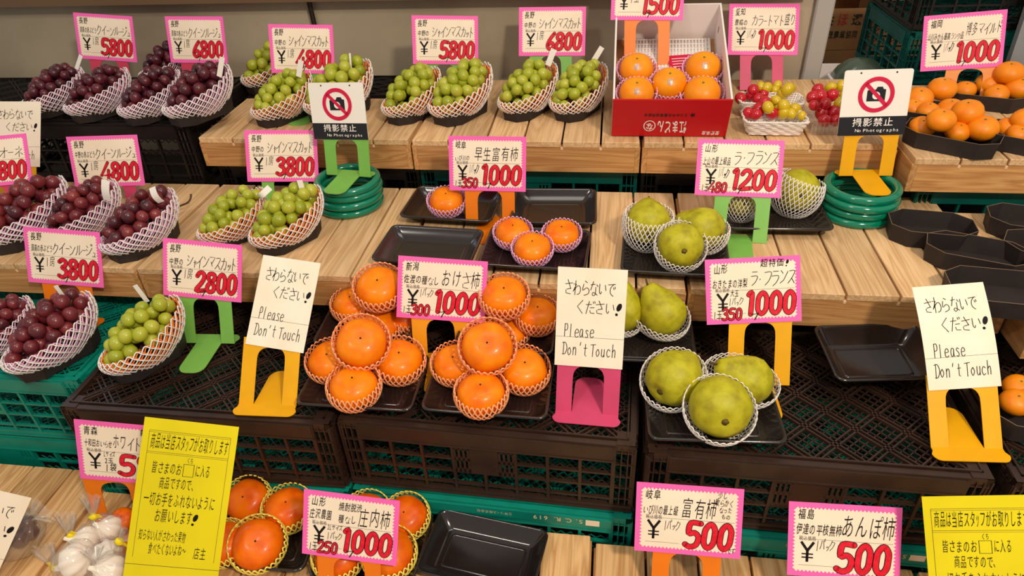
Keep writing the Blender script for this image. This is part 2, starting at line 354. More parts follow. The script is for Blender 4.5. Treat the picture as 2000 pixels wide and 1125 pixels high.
def crate_side(Ln, center):
    """panel in x (length) / z, facing -y, thickness 6 mm behind y=0"""
    mb = MB(); h = Ln/2
    mb.box(-h+.034, -.003, -.040, h-.034, .004, -.009)                    # solid band
    mb.box(-h+.033, -.0045, -.042, h-.033, .003, -.0385)
    for s in (-1, 1):                                                     # ribbed corners
        for t in (0, .0105, .021):
            xa_, xb_ = sorted((s*(h-t), s*(h-t-.002))); mb.box(xa_, -.002, -CH, xb_, .006, -.012)
        for z in (-.02, -.048, -.078, -.106, -.134): mb.box(min(s*h, s*(h-.034)), -.001, z-.002, max(s*h, s*(h-.034)), .006, z)
        x = s*(h-.0345); mb.box(x-.0035, -.002, -CH, x+.0035, .006, -.008)
    rows = (-.040, -.0745, -.106, -.1375)
    for z in rows[1:]: mb.box(-h+.034, -.001, z-.0022, h-.034, .005, z+.0022)
    n = max(2, round((Ln-.069)/.055)); st = (Ln-.069)/n; c0, c1 = n//2-1, n//2+1
    for i in range(1, n):
        x = -h+.0345+i*st
        z1 = -.040
        if center and i == n//2: z1 = -.106
        mb.box(x-.0026, -.002, -CH+.012, x+.0026, .006, z1)
    if center:                                                            # plate with upright slots
        xa, xb = -h+.0345+c0*st, -h+.0345+c1*st
        ws = [.008, .0165, .025]
        mb.box(xa+.030, -.0015, -.106, xb-.030, .004, -.040)
        for base, sg in ((xa, 1), (xb, -1)):
            e = sorted((base, base+sg*.030)); mb.box(e[0], -.0015, -.049, e[1], .004, -.040); mb.box(e[0], -.0015, -.076, e[1], .004, -.069); mb.box(e[0], -.0015, -.106, e[1], .004, -.097)
            for a, b in ((0, .0055), (.0095, .0135), (.0175, .0215), (.0255, .0305)):
                e = sorted((base+sg*a, base+sg*b)); mb.box(e[0], -.0015, -.106, e[1], .004, -.040)
    # thin diagonal webs a little behind the windows
    for i in range(n):
        if center and c0 <= i < c1: zr = rows[2:3]
        else: zr = rows[:3]
        xa = -h+.0345+i*st
        for z in zr:
            for a, b in ((.04, .36), (.36, .68), (.68, 1)):
                for u, v, p, q in ((a, 0, b, -.016), (b, 0, a, -.016)):
                    p0 = Vector((xa+u*st, .012, z+v)); p1 = Vector((xa+p*st, .012, z+q)); nn = Vector((0, 0, .0009))
                    mb.add([p0-nn, p1-nn, p1+nn, p0+nn, p0-nn+Vector((0,.002,0)), p1-nn+Vector((0,.002,0)), p1+nn+Vector((0,.002,0)), p0+nn+Vector((0,.002,0))], [(0,1,2,3),(7,6,5,4),(0,4,5,1),(3,2,6,7)])
    mb.box(-h, -.003, -CH, h, .006, -CH+.012)                             # rim
    mb.box(-h, -.006, -CH, h, -.003, -CH+.003)
    return mb
_cm = {}
def crate(x, y, z, label, col='black_crate', rz=0, sy=1, group='stacked crates', name='crate', sx=1):
    """x, y = middle of the front top edge, z = top"""
    t = empty(name, (x, y, z-CH), label, 'crate', group, rz)
    if not _cm:
        _cm['top'] = crate_top(); _cm['long'] = crate_side(CW, True); _cm['short'] = crate_side(CD, False)
    for part, key, mtx in (('top_grid', 'top', Matrix.Translation((0, 0, CH))),
                           ('front_panel', 'long', Matrix.Translation((0, 0, CH))),
                           ('back_panel', 'long', Matrix.Translation((0, CD, CH)) @ Matrix.Rotation(math.pi, 4, 'Z')),
                           ('side_panel', 'short', Matrix.Translation((-CW/2, CD/2, CH)) @ Matrix.Rotation(-math.pi/2, 4, 'Z')),
                           ('side_panel', 'short', Matrix.Translation((CW/2, CD/2, CH)) @ Matrix.Rotation(math.pi/2, 4, 'Z'))):
        kk = (key, col)
        if kk not in _cm: _cm[kk] = _cm[key].build(part, M[col], data_only=True)
        link(part, _cm[kk], t, mtx)
    t.scale = (sx, sy, 1)
    return t
# second step: four dark crates upside down, a turquoise stack at the left
BR = 'upturned crates of the lower step'
crate(-.708, .779, ZB, 'black upturned crate under the single muscat basket', group=BR)
crate(-.190, .783, ZB, 'black upturned crate under the two front persimmon trays', group=BR, rz=rad(-2.0))
crate(.336, .760, ZB, 'black upturned crate under the front pear tray', group=BR, rz=rad(-.9))
crate(.872, .754, ZB, 'dark upturned crate at the right edge behind the yellow notice', group=BR)
crate(-1.229, .846, ZB, 'turquoise upturned crate at the left edge under the lowest dark grape baskets', 'green_crate', group=BR, sy=.83)
crate(-1.225, .842, ZB-CH-.001, 'turquoise crate below the upper turquoise crate at the left edge', 'green_crate')
g1 = crate(-.700, .768, ZB-CH-.001, 'green crate mostly hidden behind the yellow handwritten notice', 'green_crate')
g2 = crate(-.188, .766, ZB-CH-.001, 'green crate with printed rim under the middle dark crate', 'green_crate', rz=rad(-2.0))
g3 = crate(.338, .746, ZB-CH-.001, 'green crate behind the two lowest pink price cards on the right', 'green_crate', rz=rad(-.9))
g4 = crate(.868, .744, ZB-CH-.001, 'green crate under the right edge dark crate', 'green_crate')
# supports of the middle and upper step
for i, (x, nm) in enumerate(((-1.21, 'far left'), (-.664, 'left'), (-.118, 'centre'), (.428, 'right'), (.98, 'far right'))):
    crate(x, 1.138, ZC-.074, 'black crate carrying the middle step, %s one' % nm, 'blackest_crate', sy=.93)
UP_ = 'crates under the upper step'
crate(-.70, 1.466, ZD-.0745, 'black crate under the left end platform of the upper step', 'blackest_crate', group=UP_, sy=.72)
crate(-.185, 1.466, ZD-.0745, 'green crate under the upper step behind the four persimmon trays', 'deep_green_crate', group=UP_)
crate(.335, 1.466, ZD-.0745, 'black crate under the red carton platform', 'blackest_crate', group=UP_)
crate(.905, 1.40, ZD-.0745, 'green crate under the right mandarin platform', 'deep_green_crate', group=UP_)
ZL = .985
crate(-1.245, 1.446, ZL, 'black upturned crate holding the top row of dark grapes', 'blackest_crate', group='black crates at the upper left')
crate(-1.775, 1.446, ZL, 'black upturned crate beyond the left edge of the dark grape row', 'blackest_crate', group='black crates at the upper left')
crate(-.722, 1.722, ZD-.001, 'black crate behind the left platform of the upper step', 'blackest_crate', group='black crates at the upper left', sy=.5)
# ---------------------------------------------------------------- writing
STK = {
'シ': '.08,.85 .28,.72;.05,.58 .24,.46;.1,.1 .5,.25 .92,.75', 'ャ': '.15,.55 .8,.68 .7,.4;.35,.8 .5,.05', 'イ': '.9,.95 .5,.6 .1,.4;.55,.62 .55,.05',
'ン': '.1,.85 .35,.68;.12,.08 .5,.25 .92,.78', 'マ': '.08,.85 .92,.85 .5,.4;.35,.5 .6,.2', 'ス': '.15,.88 .82,.88 .55,.45 .1,.08;.5,.4 .9,.08',
'カ': '.1,.7 .85,.7 .78,.1 .6,.15;.48,.95 .42,.5 .12,.05', 'ッ': '.15,.6 .25,.4;.42,.65 .52,.45;.85,.65 .7,.25 .4,.05', 'ト': '.35,.95 .35,.05;.35,.6 .75,.4',
'ク': '.4,.95 .28,.65 .08,.42;.35,.78 .85,.78 .65,.35 .2,.03', 'ー': '.08,.5 .92,.5', 'ル': '.3,.85 .28,.4 .06,.08;.58,.9 .58,.12 .95,.45',
'ジ': '.08,.85 .28,.72;.05,.58 .24,.46;.1,.1 .5,.25 .92,.7;.68,1 .76,.86;.84,1 .92,.87', 'ュ': '.2,.55 .65,.55 .6,.12;.08,.12 .92,.12',
'ラ': '.2,.9 .8,.9;.1,.62 .88,.62 .7,.25 .3,.03', 'フ': '.1,.82 .88,.82 .7,.35 .25,.05', '・': '.4,.45 .5,.5', 'オ': '.08,.65 .92,.65;.62,.95 .62,.05 .48,.12;.58,.6 .1,.15',
'ネ': '.5,.98 .5,.82;.15,.75 .8,.75 .1,.25;.5,.5 .5,.02;.65,.4 .9,.22', 'さ': '.1,.7 .9,.78;.35,.98 .75,.4;.75,.42 .3,.35;.2,.3 .25,.1 .75,.05',
'わ': '.28,.98 .28,.02;.05,.75 .38,.75 .05,.25;.05,.25 .5,.62 .8,.6 .92,.35 .8,.12 .55,.05', 'ら': '.35,.95 .6,.85;.22,.75 .15,.35 .55,.52 .85,.4 .8,.15 .35,.03',
'な': '.08,.75 .55,.8;.35,.97 .1,.4;.75,.78 .92,.65;.68,.6 .68,.15 .5,.03 .32,.12 .45,.25 .92,.08', 'い': '.12,.8 .15,.3 .3,.15 .38,.3;.75,.75 .88,.4',
'で': '.08,.8 .9,.85;.75,.85 .4,.6 .4,.25 .75,.05;.72,.62 .8,.5;.88,.68 .95,.55', 'く': '.7,.97 .2,.52 .75,.03',
'だ': '.05,.72 .6,.75;.35,.97 .1,.05;.5,.5 .9,.52;.48,.3 .55,.12 .95,.1;.75,.95 .8,.82;.9,.98 .96,.86',
'P': '.2,.02 .2,.95;.2,.92 .6,.95 .75,.7 .6,.5 .2,.48', 'l': '.3,.95 .3,.03', 'e': '.15,.32 .75,.36 .7,.54 .4,.6 .15,.4 .2,.1 .5,.02 .8,.12',
'a': '.7,.55 .35,.6 .15,.3 .3,.04 .6,.12 .7,.55;.7,.5 .7,.1 .85,.03', 's': '.7,.52 .4,.6 .25,.46 .65,.25 .6,.05 .2,.08', 'D': '.25,.03 .28,.95;.0,.9 .6,.92 .95,.5 .6,.08 .1,.05',
'o': '.45,.58 .15,.35 .4,.03 .75,.3 .5,.58', 'n': '.2,.6 .2,.03;.2,.4 .5,.6 .7,.45 .7,.03', "'": '.5,.98 .4,.75', 't': '.45,.9 .45,.1 .7,.05;.2,.6 .75,.62',
'T': '.05,.88 .95,.92;.5,.9 .48,.03', 'u': '.2,.6 .2,.15 .45,.03 .7,.2;.7,.6 .72,.03', 'c': '.75,.5 .4,.6 .15,.32 .4,.03 .75,.12', 'h': '.2,.98 .2,.03;.2,.4 .5,.6 .7,.45 .7,.03'}
NARROW = "lt'ッャュー・"
DIG = {'0': (1, '.25,.93 .12,.75 .1,.5 .12,.22 .25,.06 .38,.22 .4,.5 .38,.75'), '1': (0, '.16,.86 .27,.93 .27,.06'), '2': (0, '.08,.76 .17,.92 .32,.92 .4,.74 .3,.45 .07,.07 .46,.1'),
'3': (0, '.08,.82 .22,.93 .38,.82 .34,.63 .2,.54 .38,.42 .4,.2 .24,.06 .07,.14'), '4': (0, '.34,.97 .0,.30 .48,.30'), '5': (0, '.42,.92 .13,.92 .11,.55 .28,.58 .41,.42 .37,.15 .2,.06 .05,.14'),
'6': (0, '.4,.93 .2,.62 .09,.28 .2,.07 .36,.12 .4,.32 .27,.42 .13,.3'), '8': (1, '.25,.52 .11,.7 .15,.89 .3,.92 .4,.8 .37,.64 .25,.52 .12,.36 .1,.16 .23,.05 .38,.13 .4,.34'),
'9': (0, '.4,.7 .32,.92 .15,.9 .1,.7 .2,.54 .35,.6 .41,.82 .39,.5 .27,.06')}
def ribbon(mb, pts, wd, z, mi=0, closed=False, cap=True):
    pts = [Vector((p[0], p[1], 0)) for p in pts]; n = len(pts); vs = []
    for i, p in enumerate(pts):
        a = pts[(i-1) % n] if (i or closed) else p; b = pts[(i+1) % n] if (i < n-1 or closed) else p
        t = (b-a); t = t.normalized() if t.length > 1e-9 else Vector((1, 0, 0)); q = Vector((-t.y, t.x, 0))*wd/2
        vs += [(p.x+q.x, p.y+q.y, z), (p.x-q.x, p.y-q.y, z)]
    fs = [(2*i, 2*i+1, 2*((i+1) % n)+1, 2*((i+1) % n)) for i in range(n if closed else n-1)]
    mb.add(vs, fs, mi)
    if cap and not closed and wd > .001:
        for p in (pts[0], pts[-1]): disc(mb, p.x, p.y, wd/2, wd/2, z, mi)
def disc(mb, x, y, rx, ry, z, mi=0, n=12, rot=0):
    vs = []
    for k in range(n):
        a = 2*math.pi*k/n; u, v = rx*math.cos(a), ry*math.sin(a)
        vs.append((x+u*math.cos(rot)-v*math.sin(rot), y+u*math.sin(rot)+v*math.cos(rot), z))
    mb.add(vs, [tuple(range(n))], mi)
_gl = {}
def glyph(ch, off=0):
    """outline of one character as (verts, faces) normalised to its own box"""
    k = (ch, off)
    if k not in _gl:
        cu = bpy.data.curves.new('glyph', 'FONT'); cu.body = ch; cu.size = 1; cu.offset = off; cu.resolution_u = 3
        o = bpy.data.objects.new('glyph', cu); COL.objects.link(o)
        dg = bpy.context.evaluated_depsgraph_get(); me = bpy.data.meshes.new_from_object(o.evaluated_get(dg))
        v = [(p.co.x, p.co.y) for p in me.vertices]; f = [tuple(p.vertices) for p in me.polygons]
        bpy.data.objects.remove(o); bpy.data.curves.remove(cu); bpy.data.meshes.remove(me); _gl[k] = (v, f)
    return _gl[k]
RJ = random.Random(3)
def write(mb, text, x0, y0, x1, y1, z, pen=None, off=-.008, slant=.12, mi=0, jit=.05, font=False):
    """handwriting in the box; strokes where I have them, thin glyphs otherwise"""
    ws = [(.28 if c == ' ' else .62 if c in NARROW else .6 if ord(c) < 128 else 1) for c in text]; tot = sum(ws); cw = (x1-x0)/tot; x = x0; hh = y1-y0
    for c, w_ in zip(text, ws):
        if c == ' ': x += w_*cw; continue
        jx, jy, js = RJ.uniform(-jit, jit)*cw, RJ.uniform(-jit, jit)*hh, 1+RJ.uniform(-jit, jit)
        fit = w_*cw*(1.0 if c in STK else .92)
        small = .72 if c in 'ッャュ' else 1
        if c in STK and not font:
            for st in STK[c].split(';'):
                P = [tuple(map(float, q.split(','))) for q in st.split()]
                P = [(x+jx+u*fit*js+slant*v*hh, y0+jy+v*hh*js*small, 0) for u, v in P]
                ribbon(mb, smoothed(P, 3) if len(P) > 3 else P, pen or .0009, z, mi)
        elif c == '!':
            cx = x+fit*.5+slant*hh*.5; disc(mb, cx+hh*.08, y0+hh*.62, hh*.17, hh*.3, z, mi, 14, -.35); disc(mb, cx-hh*.08, y0+hh*.1, hh*.1, hh*.1, z, mi)
        else:
            v, f = glyph(c, off)
            if not v: x += w_*cw; continue
            if ord(c) < 128: sc, ox, oy = (fit/.62, 0, 0)
            else: sc, ox, oy = (fit, 0, .12)
            ys = hh/.86 if ord(c) >= 128 else hh/.74
            mb.add([(x+jx+(p[0]-ox)*sc+slant*p[1]*hh, y0+jy+(p[1]+oy)*ys, z) for p in v], f, mi)
        x += w_*cw
def digits(mo, mr, text, x0, y0, x1, y1, z, slant=.10, wd=.155):
    ws = [(.36 if c == '1' else .5) for c in text]; cw = (x1-x0)/sum(ws); x = x0; hh = y1-y0
    for c, w_ in zip(text, ws):
        cl, st = DIG[c]; P = [tuple(map(float, q.split(','))) for q in st.split()]
        sets = [(cl, P)]+([(0, [(.36, .56), (.34, .04)])] if c == '4' else [])
        wd0 = wd*(.72 if c == '4' else 1)
        for cl_, Q in sets:
            Q = [(x+u*cw*1.06-(.06*cw if c == '1' else 0)+slant*v*hh, y0+v*hh, 0) for u, v in Q]
            Q = smoothed(Q, 4, bool(cl_)) if len(Q) > 2 and not (c in '4') else Q
            ribbon(mo, Q, wd0*hh+.0019, z, closed=bool(cl_)); ribbon(mr, Q, wd0*hh-.0002, z+.00025, closed=bool(cl_))
            if c == '4':
                for q in Q[1:-1]: disc(mo, q[0], q[1], (wd0*hh+.0019)/2, (wd0*hh+.0019)/2, z); disc(mr, q[0], q[1], (wd0*hh-.0002)/2, (wd0*hh-.0002)/2, z+.00025)
        x += w_*cw

# ---------------------------------------------------------------- stands
_st = {}
SW, SLEG, SARCH, STOP_ = .106, .0268, .094, .150
def stand(x, y, z, color, label, rz=0, lip=False, top=STOP_, group='painted metal stands', curl=0, mtx=None, lean=0, arch=.094):
    SARCH = round(arch, 3)
    """bookend: upright with an arch, tongue cut from it, lip on the other side. lip=True turns the lip to the front"""
    t = empty('metal_stand', (x, y, z+.0009), label, 'stand', group, rz+(math.pi if lip else 0), mtx)
    key = (color, round(top, 3), SARCH)
    if key not in _st:
        m_ = M['stand_'+color]; a = SW/2-SLEG; r = a*.98; h = SW/2
        vs = []; n = 12; arc = [(-a, 0), (-a, SARCH-r)]+[(-a*math.copysign(abs(math.cos(math.pi*k/n))**.7, math.cos(math.pi*k/n)), SARCH-r+r*math.sin(math.pi*k/n)**.7) for k in range(1, n)]+[(a, SARCH-r), (a, 0)]
        out = [(-h, 0), (-h, SARCH-r)]
        for k in range(1, n): out.append((max(-h, min(h, -h*math.cos(math.pi*k/n)*1.42)), top))
        out += [(h, SARCH-r), (h, 0)]; k = len(arc)
        faces = [(i, i+1, k+i+1, k+i) for i in range(k-1)]
        up = MB().plate(arc+out, faces, .0014, fn=lambda p: (p[0], p[2]-.0007, p[1]))
        def round_end(w0, w1, ln, rr, sgn):
            pts = [(-w0, 0), (-w0*.999, ln*.25)]+[(-w1+rr-rr*math.cos(q*math.pi/12), ln-rr+rr*math.sin(q*math.pi/12)) for q in range(0, 7)]
            pts += [(-p[0], p[1]) for p in reversed(pts)]
            n_ = len(pts)//2; f = [(i, i+1, len(pts)-2-i, len(pts)-1-i) for i in range(n_-1)]
            if sgn < 0: return [(p[0], -p[1]) for p in pts], f
            return pts, [tuple(reversed(q)) for q in f]
        tp, tf = round_end(a-.0006, a-.0006, .088, .019, -1)
        tg = MB().plate(tp, tf, .0014, fn=lambda p: (p[0], p[1], p[2]-.0007+max(0, -p[1]-.06)*0))
        lp, lf = round_end(h, h+.004, .027, .013, 1)
        lg = MB().plate(lp, lf, .0014, fn=lambda p: (p[0], p[1], p[2]-.0007))
        _st[key] = (up.build('upright', m_, data_only=True), tg.build('tongue', m_, data_only=True), lg.build('lip', m_, data_only=True))
    for nm, me in zip(('upright', 'tongue', 'lip'), _st[key]): link(nm, me, t, Matrix.Rotation(lean if lip else -lean, 4, 'X') if nm == 'upright' else None)
    return t

# ---------------------------------------------------------------- fitting a flat sheet to its four corners
def lm(fn, v, n=40):
    v = np.array(v, float); l_ = 1e-2; c = fn(v)
    for _ in range(n):
        J = np.array([(fn(v+1e-5*e)-c)/1e-5 for e in np.eye(len(v))]).T
        st = np.linalg.solve(J.T@J+l_*np.eye(len(v)), -J.T@c); c2 = fn(v+st)
        if c2@c2 < c@c: v = v+st; c = c2; l_ /= 3
        else: l_ *= 4
    return v
def sheet_pose(corn, ref, W0, H0, lean0=8, sW=.006, yaw0=0, sL=9, sY=16):
    """ref: where the middle of the lower edge should be"""
    def R3(a, b, c):
        return (Matrix.Rotation(a, 3, 'Z') @ Matrix.Rotation(-b, 3, 'X') @ Matrix.Rotation(c, 3, 'Y'))
    def parts(v):
        R = R3(v[3], v[4], v[5]); ex = Vector(R.col[0]); ez = Vector(R.col[2]); return ex, ez
    def fn(v):
        ex, ez = parts(v); C = Vector(v[:3]); out = []
        for (sx, sz), (px, py) in zip(((-1, 1), (1, 1), (1, -1), (-1, -1)), corn):
            x, y = proj(C+ex*sx*v[6]/2+ez*sz*v[7]/2); out += [(x-px)/1.5, (y-py)/1.5]
        bc = C-ez*v[7]/2
        out += [(q-r)/.008 for q, r in zip(bc, ref)]
        out += [(v[4]-rad(lean0))/rad(sL), (v[3]-rad(yaw0))/rad(sY), (v[6]-W0)/sW, (v[7]/v[6]-H0/W0)/(.03 if H0 < W0*.9 else .08)]
        return np.array(out)
    v = lm(fn, [ref[0], ref[1], ref[2]+H0/2, rad(yaw0), rad(lean0), 0, W0, H0])
    ex, ez = parts(v); n = ex.cross(ez)   # points away from viewer? ex x ez = -y
    C = Vector(v[:3]); mtx = Matrix((ex, ez, n)).transposed().to_4x4(); mtx.translation = C
    return mtx, v[6], v[7], v
DEBUG = []
def stand_for(bc, v, tier, color, slabel, yw, lip, sx=None, up=.035):
    h = bc.z-tier; ln = v[4]; foot = bc.y+.0030/math.cos(ln)-h*math.tan(ln)
    x = bc.x if sx is None else sx
    foot += (x-bc.x)*math.tan(v[3])
    al = h/math.cos(ln)
    ar = min(max(al*.985, .062), .112)
    stand(x, foot, tier, color, slabel, rz=yw, lip=lip, top=max(ar+.012, al+up), lean=ln, arch=ar)
def on_lean(px, py, S, lean):
    """point of the picture on the plane that leans back from the line through S"""
    r = ray(px, py); k = math.tan(rad(lean)); t = (S.y+(CAM.z-S.z)*k-CAM.y)/(r.y-r.z*k); return CAM+r*t
def price_card(corn, tier, color, label, slabel, T, base=None, lip=False, W0=.158, hb=.088, syaw=None, sname=None, lean=24, nostand=False):
    bm = ((corn[2][0]+corn[3][0])/2, (corn[2][1]+corn[3][1])/2)
    if base:
        S = onZ(base[0], base[1], tier); ref = on_lean(bm[0], bm[1], S, lean)+Vector((0, -.004, 0))
    else:
        ref = onZ(bm[0], bm[1], tier+hb); S = Vector((ref.x, ref.y+.004, tier))
    mtx, W_, H_, v = sheet_pose(corn, ref, W0, W0*.705, lean)
    # bring the stand right behind the card
    bc = mtx @ Vector((0, -H_/2, 0))
    DEBUG.append((label[:30], round(W_, 3), round(H_/W_, 3), [round(math.degrees(q)) for q in v[3:6]], round(bc.z-tier, 3), round(bc.y-S.y, 3)))
    yw = v[3] if syaw is None else rad(syaw)
    if not nostand:
        # the card is clipped to the upright: the stand's own yaw follows it
        stand_for(bc, v, tier, color, slabel, yw, lip, S.x if base else None)
    t = empty('price_card', None, label, 'price card', 'pink price cards', mat=mtx)
    w_, h_ = W_/2, H_/2
    MB().box(-w_, -h_, -.0012, w_, h_, 0).build('card', M['pink_card'], t)
    # cream field with a zigzag edge
    bw = W_*.064; tw = W_*.020; pts = []
    nx, ny = 25, 17
    X0, X1, Y0, Y1 = -w_+bw, w_-bw, -h_+bw, h_-bw
    def zig(a, b, n, out):
        a, b, out = Vector(a), Vector(b), Vector(out)
        r_ = []
        for i in range(n): r_ += [a+(b-a)*(i/n)+out*0, a+(b-a)*((i+.5)/n)+out*tw]
        return r_
    mb = MB(); mb.add([(X0, Y0, .0003), (X1, Y0, .0003), (X1, Y1, .0003), (X0, Y1, .0003)], [(0, 1, 2, 3)])
    for a, b, n, out in (((X0, Y0), (X1, Y0), nx, (0, -1)), ((X1, Y0), (X1, Y1), ny, (1, 0)), ((X1, Y1), (X0, Y1), nx, (0, 1)), ((X0, Y1), (X0, Y0), ny, (-1, 0))):
        q = zig(a, b, n, out)+[Vector(b)]
        for i in range(n): mb.add([(p.x, p.y, .0003) for p in q[2*i:2*i+3]], [(0, 1, 2)])
    mb.build('cream_field', M['cream_card'], t)
    def B(u0, v0, u1, v1): return (-w_+u0*W_, h_-v1*H_, -w_+u1*W_, h_-v0*H_)
    k = MB(); z1 = .0007
    for tx, bx in T['t']:
        pen = .00115 if (bx[3]-bx[1]) > .17 else .0008
        write(k, tx, *B(*bx), z1, pen=pen, off=.006 if (bx[3]-bx[1]) < .17 else -.006)
    yb = T.get('yen', (.12, .53, .235, .80)); x0, y0, x1, y1 = B(*yb); xm = (x0+x1)/2
    for P in ([(x0, y1), (xm, (y0+y1)/2+.002)], [(x1, y1), (xm, (y0+y1)/2+.002)], [(xm, (y0+y1)/2+.002), (xm-.0004, y0)], [(x0+.001, y0+.0125), (x1-.001, y0+.0125)], [(x0+.001, y0+.0070), (x1-.001, y0+.0070)]):
        ribbon(k, P, .0040 if len(P) == 2 and P[0][0] != x0+.001 else .0021, z1, cap=False)
    k.build('lettering', M['ink'], t)
    k = MB()
    for a, b in (((.1, .49), (.93, .49)), ((.1, .845), (.42, .845))):
        c1 = B(a[0], a[1], b[0], b[1]); ribbon(k, [(c1[0], c1[1]), (c1[2], c1[1])], .00045, .0006, cap=False)
    write(k, '税込価格', *B(.1, .455, .255, .515), z1, off=0, slant=0, jit=0)
    k.build('printed_line', M['thin_ink'], t)
    mo, mr = MB(), MB()
    for tx, bx in T['d']: digits(mo, mr, tx, *B(*bx), .0009, wd=.165 if (bx[3]-bx[1]) > .25 else .13)
    if len(T['d'][0][0]) == 4:      # thousands comma
        bx = T['d'][0][1]; x, y, _, _ = B(bx[0]+(bx[2]-bx[0])*.24, bx[1], 0, bx[3]); ribbon(mo, [(x+.003, y+.004), (x-.003, y-.007)], .0016, .0016); ribbon(mo, [(x-.009, y+.0015), (x+.004, y+.004)], .0011, .0016)
    mo.build('price_outline', M['ink'], t); mr.build('price_figures', M['red_ink'], t)
    return t
# ---------------------------------------------------------------- fruit, nets, trays
def sphere_rings(prof, n, lobe=0, amp=0, ph=0):
    rings = []
    for r, z in prof:
        rings.append([(r*(1+amp*math.cos(lobe*2*math.pi*k/n+ph))*math.cos(2*math.pi*k/n), r*(1+amp*math.cos(lobe*2*math.pi*k/n+ph))*math.sin(2*math.pi*k/n), z) for k in range(n)])
    return rings
def ball(r, nu=16, nv=9, sz=1):
    mb = MB(); prof = [(r*math.sin(math.pi*(j+.5)/nv), -r*sz*math.cos(math.pi*(j+.5)/nv)) for j in range(nv)]
    return mb.loft(sphere_rings(prof, nu), 0, True, True)
def netmesh(S, n, m_, r, color, name='strand_mesh', v0=0, sides=5, ring0=True):
    mb = MB()
    def node(i, j): return S(((i+(j % 2)*.5)/n) % 1.0, v0+(1-v0)*j/m_)
    def seg(a, b): mb.tube([a, b], r, sides, cap=False)
    for j in range(m_-1):
        for i in range(n):
            a = node(i, j); seg(a, node(i, j+1)); seg(a, node(i-1 if j % 2 == 0 else i+1, j+1))
    for i in range(n):       # scalloped rim loops
        j = m_-1; a = node(i, j); b = node(i+1, j); c = node(i if j % 2 == 0 else i+1, m_)
        mb.tube(smoothed([a, a+(c-a)*.75+(a-b)*.08, c, b+(c-b)*.75+(b-a)*.08, b], 2), r, sides, cap=False)
    if ring0:
        mb.tube([node(i, 0) for i in range(n)], r, sides, closed=True)
    return mb.build('foam_net', M[color], data_only=True)
MESH = {}
def lathe_mesh(key, prof, n, m_, lobe=0, amp=0, name='body', lump=0):
    if key not in MESH:
        rg = sphere_rings(prof, n, lobe, amp)
        if lump:
            rr = random.Random(hash(key) % 1000 if not isinstance(key, str) else sum(map(ord, key)))
            a1, a2, a3 = [rr.uniform(0, 6.28) for _ in range(3)]
            rg = [[(x*(1+lump*math.sin(3*math.atan2(y, x)+a1+z*40)+lump*math.sin(2*math.atan2(y, x)+a2-z*30)), y*(1+lump*math.sin(2*math.atan2(y, x)+a3+z*25)), z) for x, y, z in R_] for R_ in rg]
        MESH[key] = MB().loft(rg, 0, True, True).build(name, M[m_], data_only=True)
    return MESH[key]
PERS = [(.03, -.60), (.30, -.66), (.62, -.61), (.86, -.42), (.985, -.12), (1.0, .06), (.95, .28), (.82, .47), (.62, .60), (.38, .655), (.16, .655), (.03, .63)]
ORNG = [(.05, -.86), (.35, -.83), (.66, -.68), (.88, -.42), (.99, -.08), (.98, .18), (.86, .48), (.64, .70), (.36, .83), (.14, .86), (.02, .84)]
MAND = [(.05, -.66), (.35, -.68), (.68, -.56), (.9, -.32), (1.0, -.02), (.95, .27), (.78, .52), (.52, .68), (.27, .735), (.10, .72), (.02, .70)]
def todir(p, tilt, az):
    d = Vector((CAM.x-p.x, CAM.y-p.y, 0)).normalized(); d = Matrix.Rotation(rad(az), 3, 'Z') @ d
    return Vector((0, 0, 1))*math.cos(rad(tilt))+d*math.sin(rad(tilt))
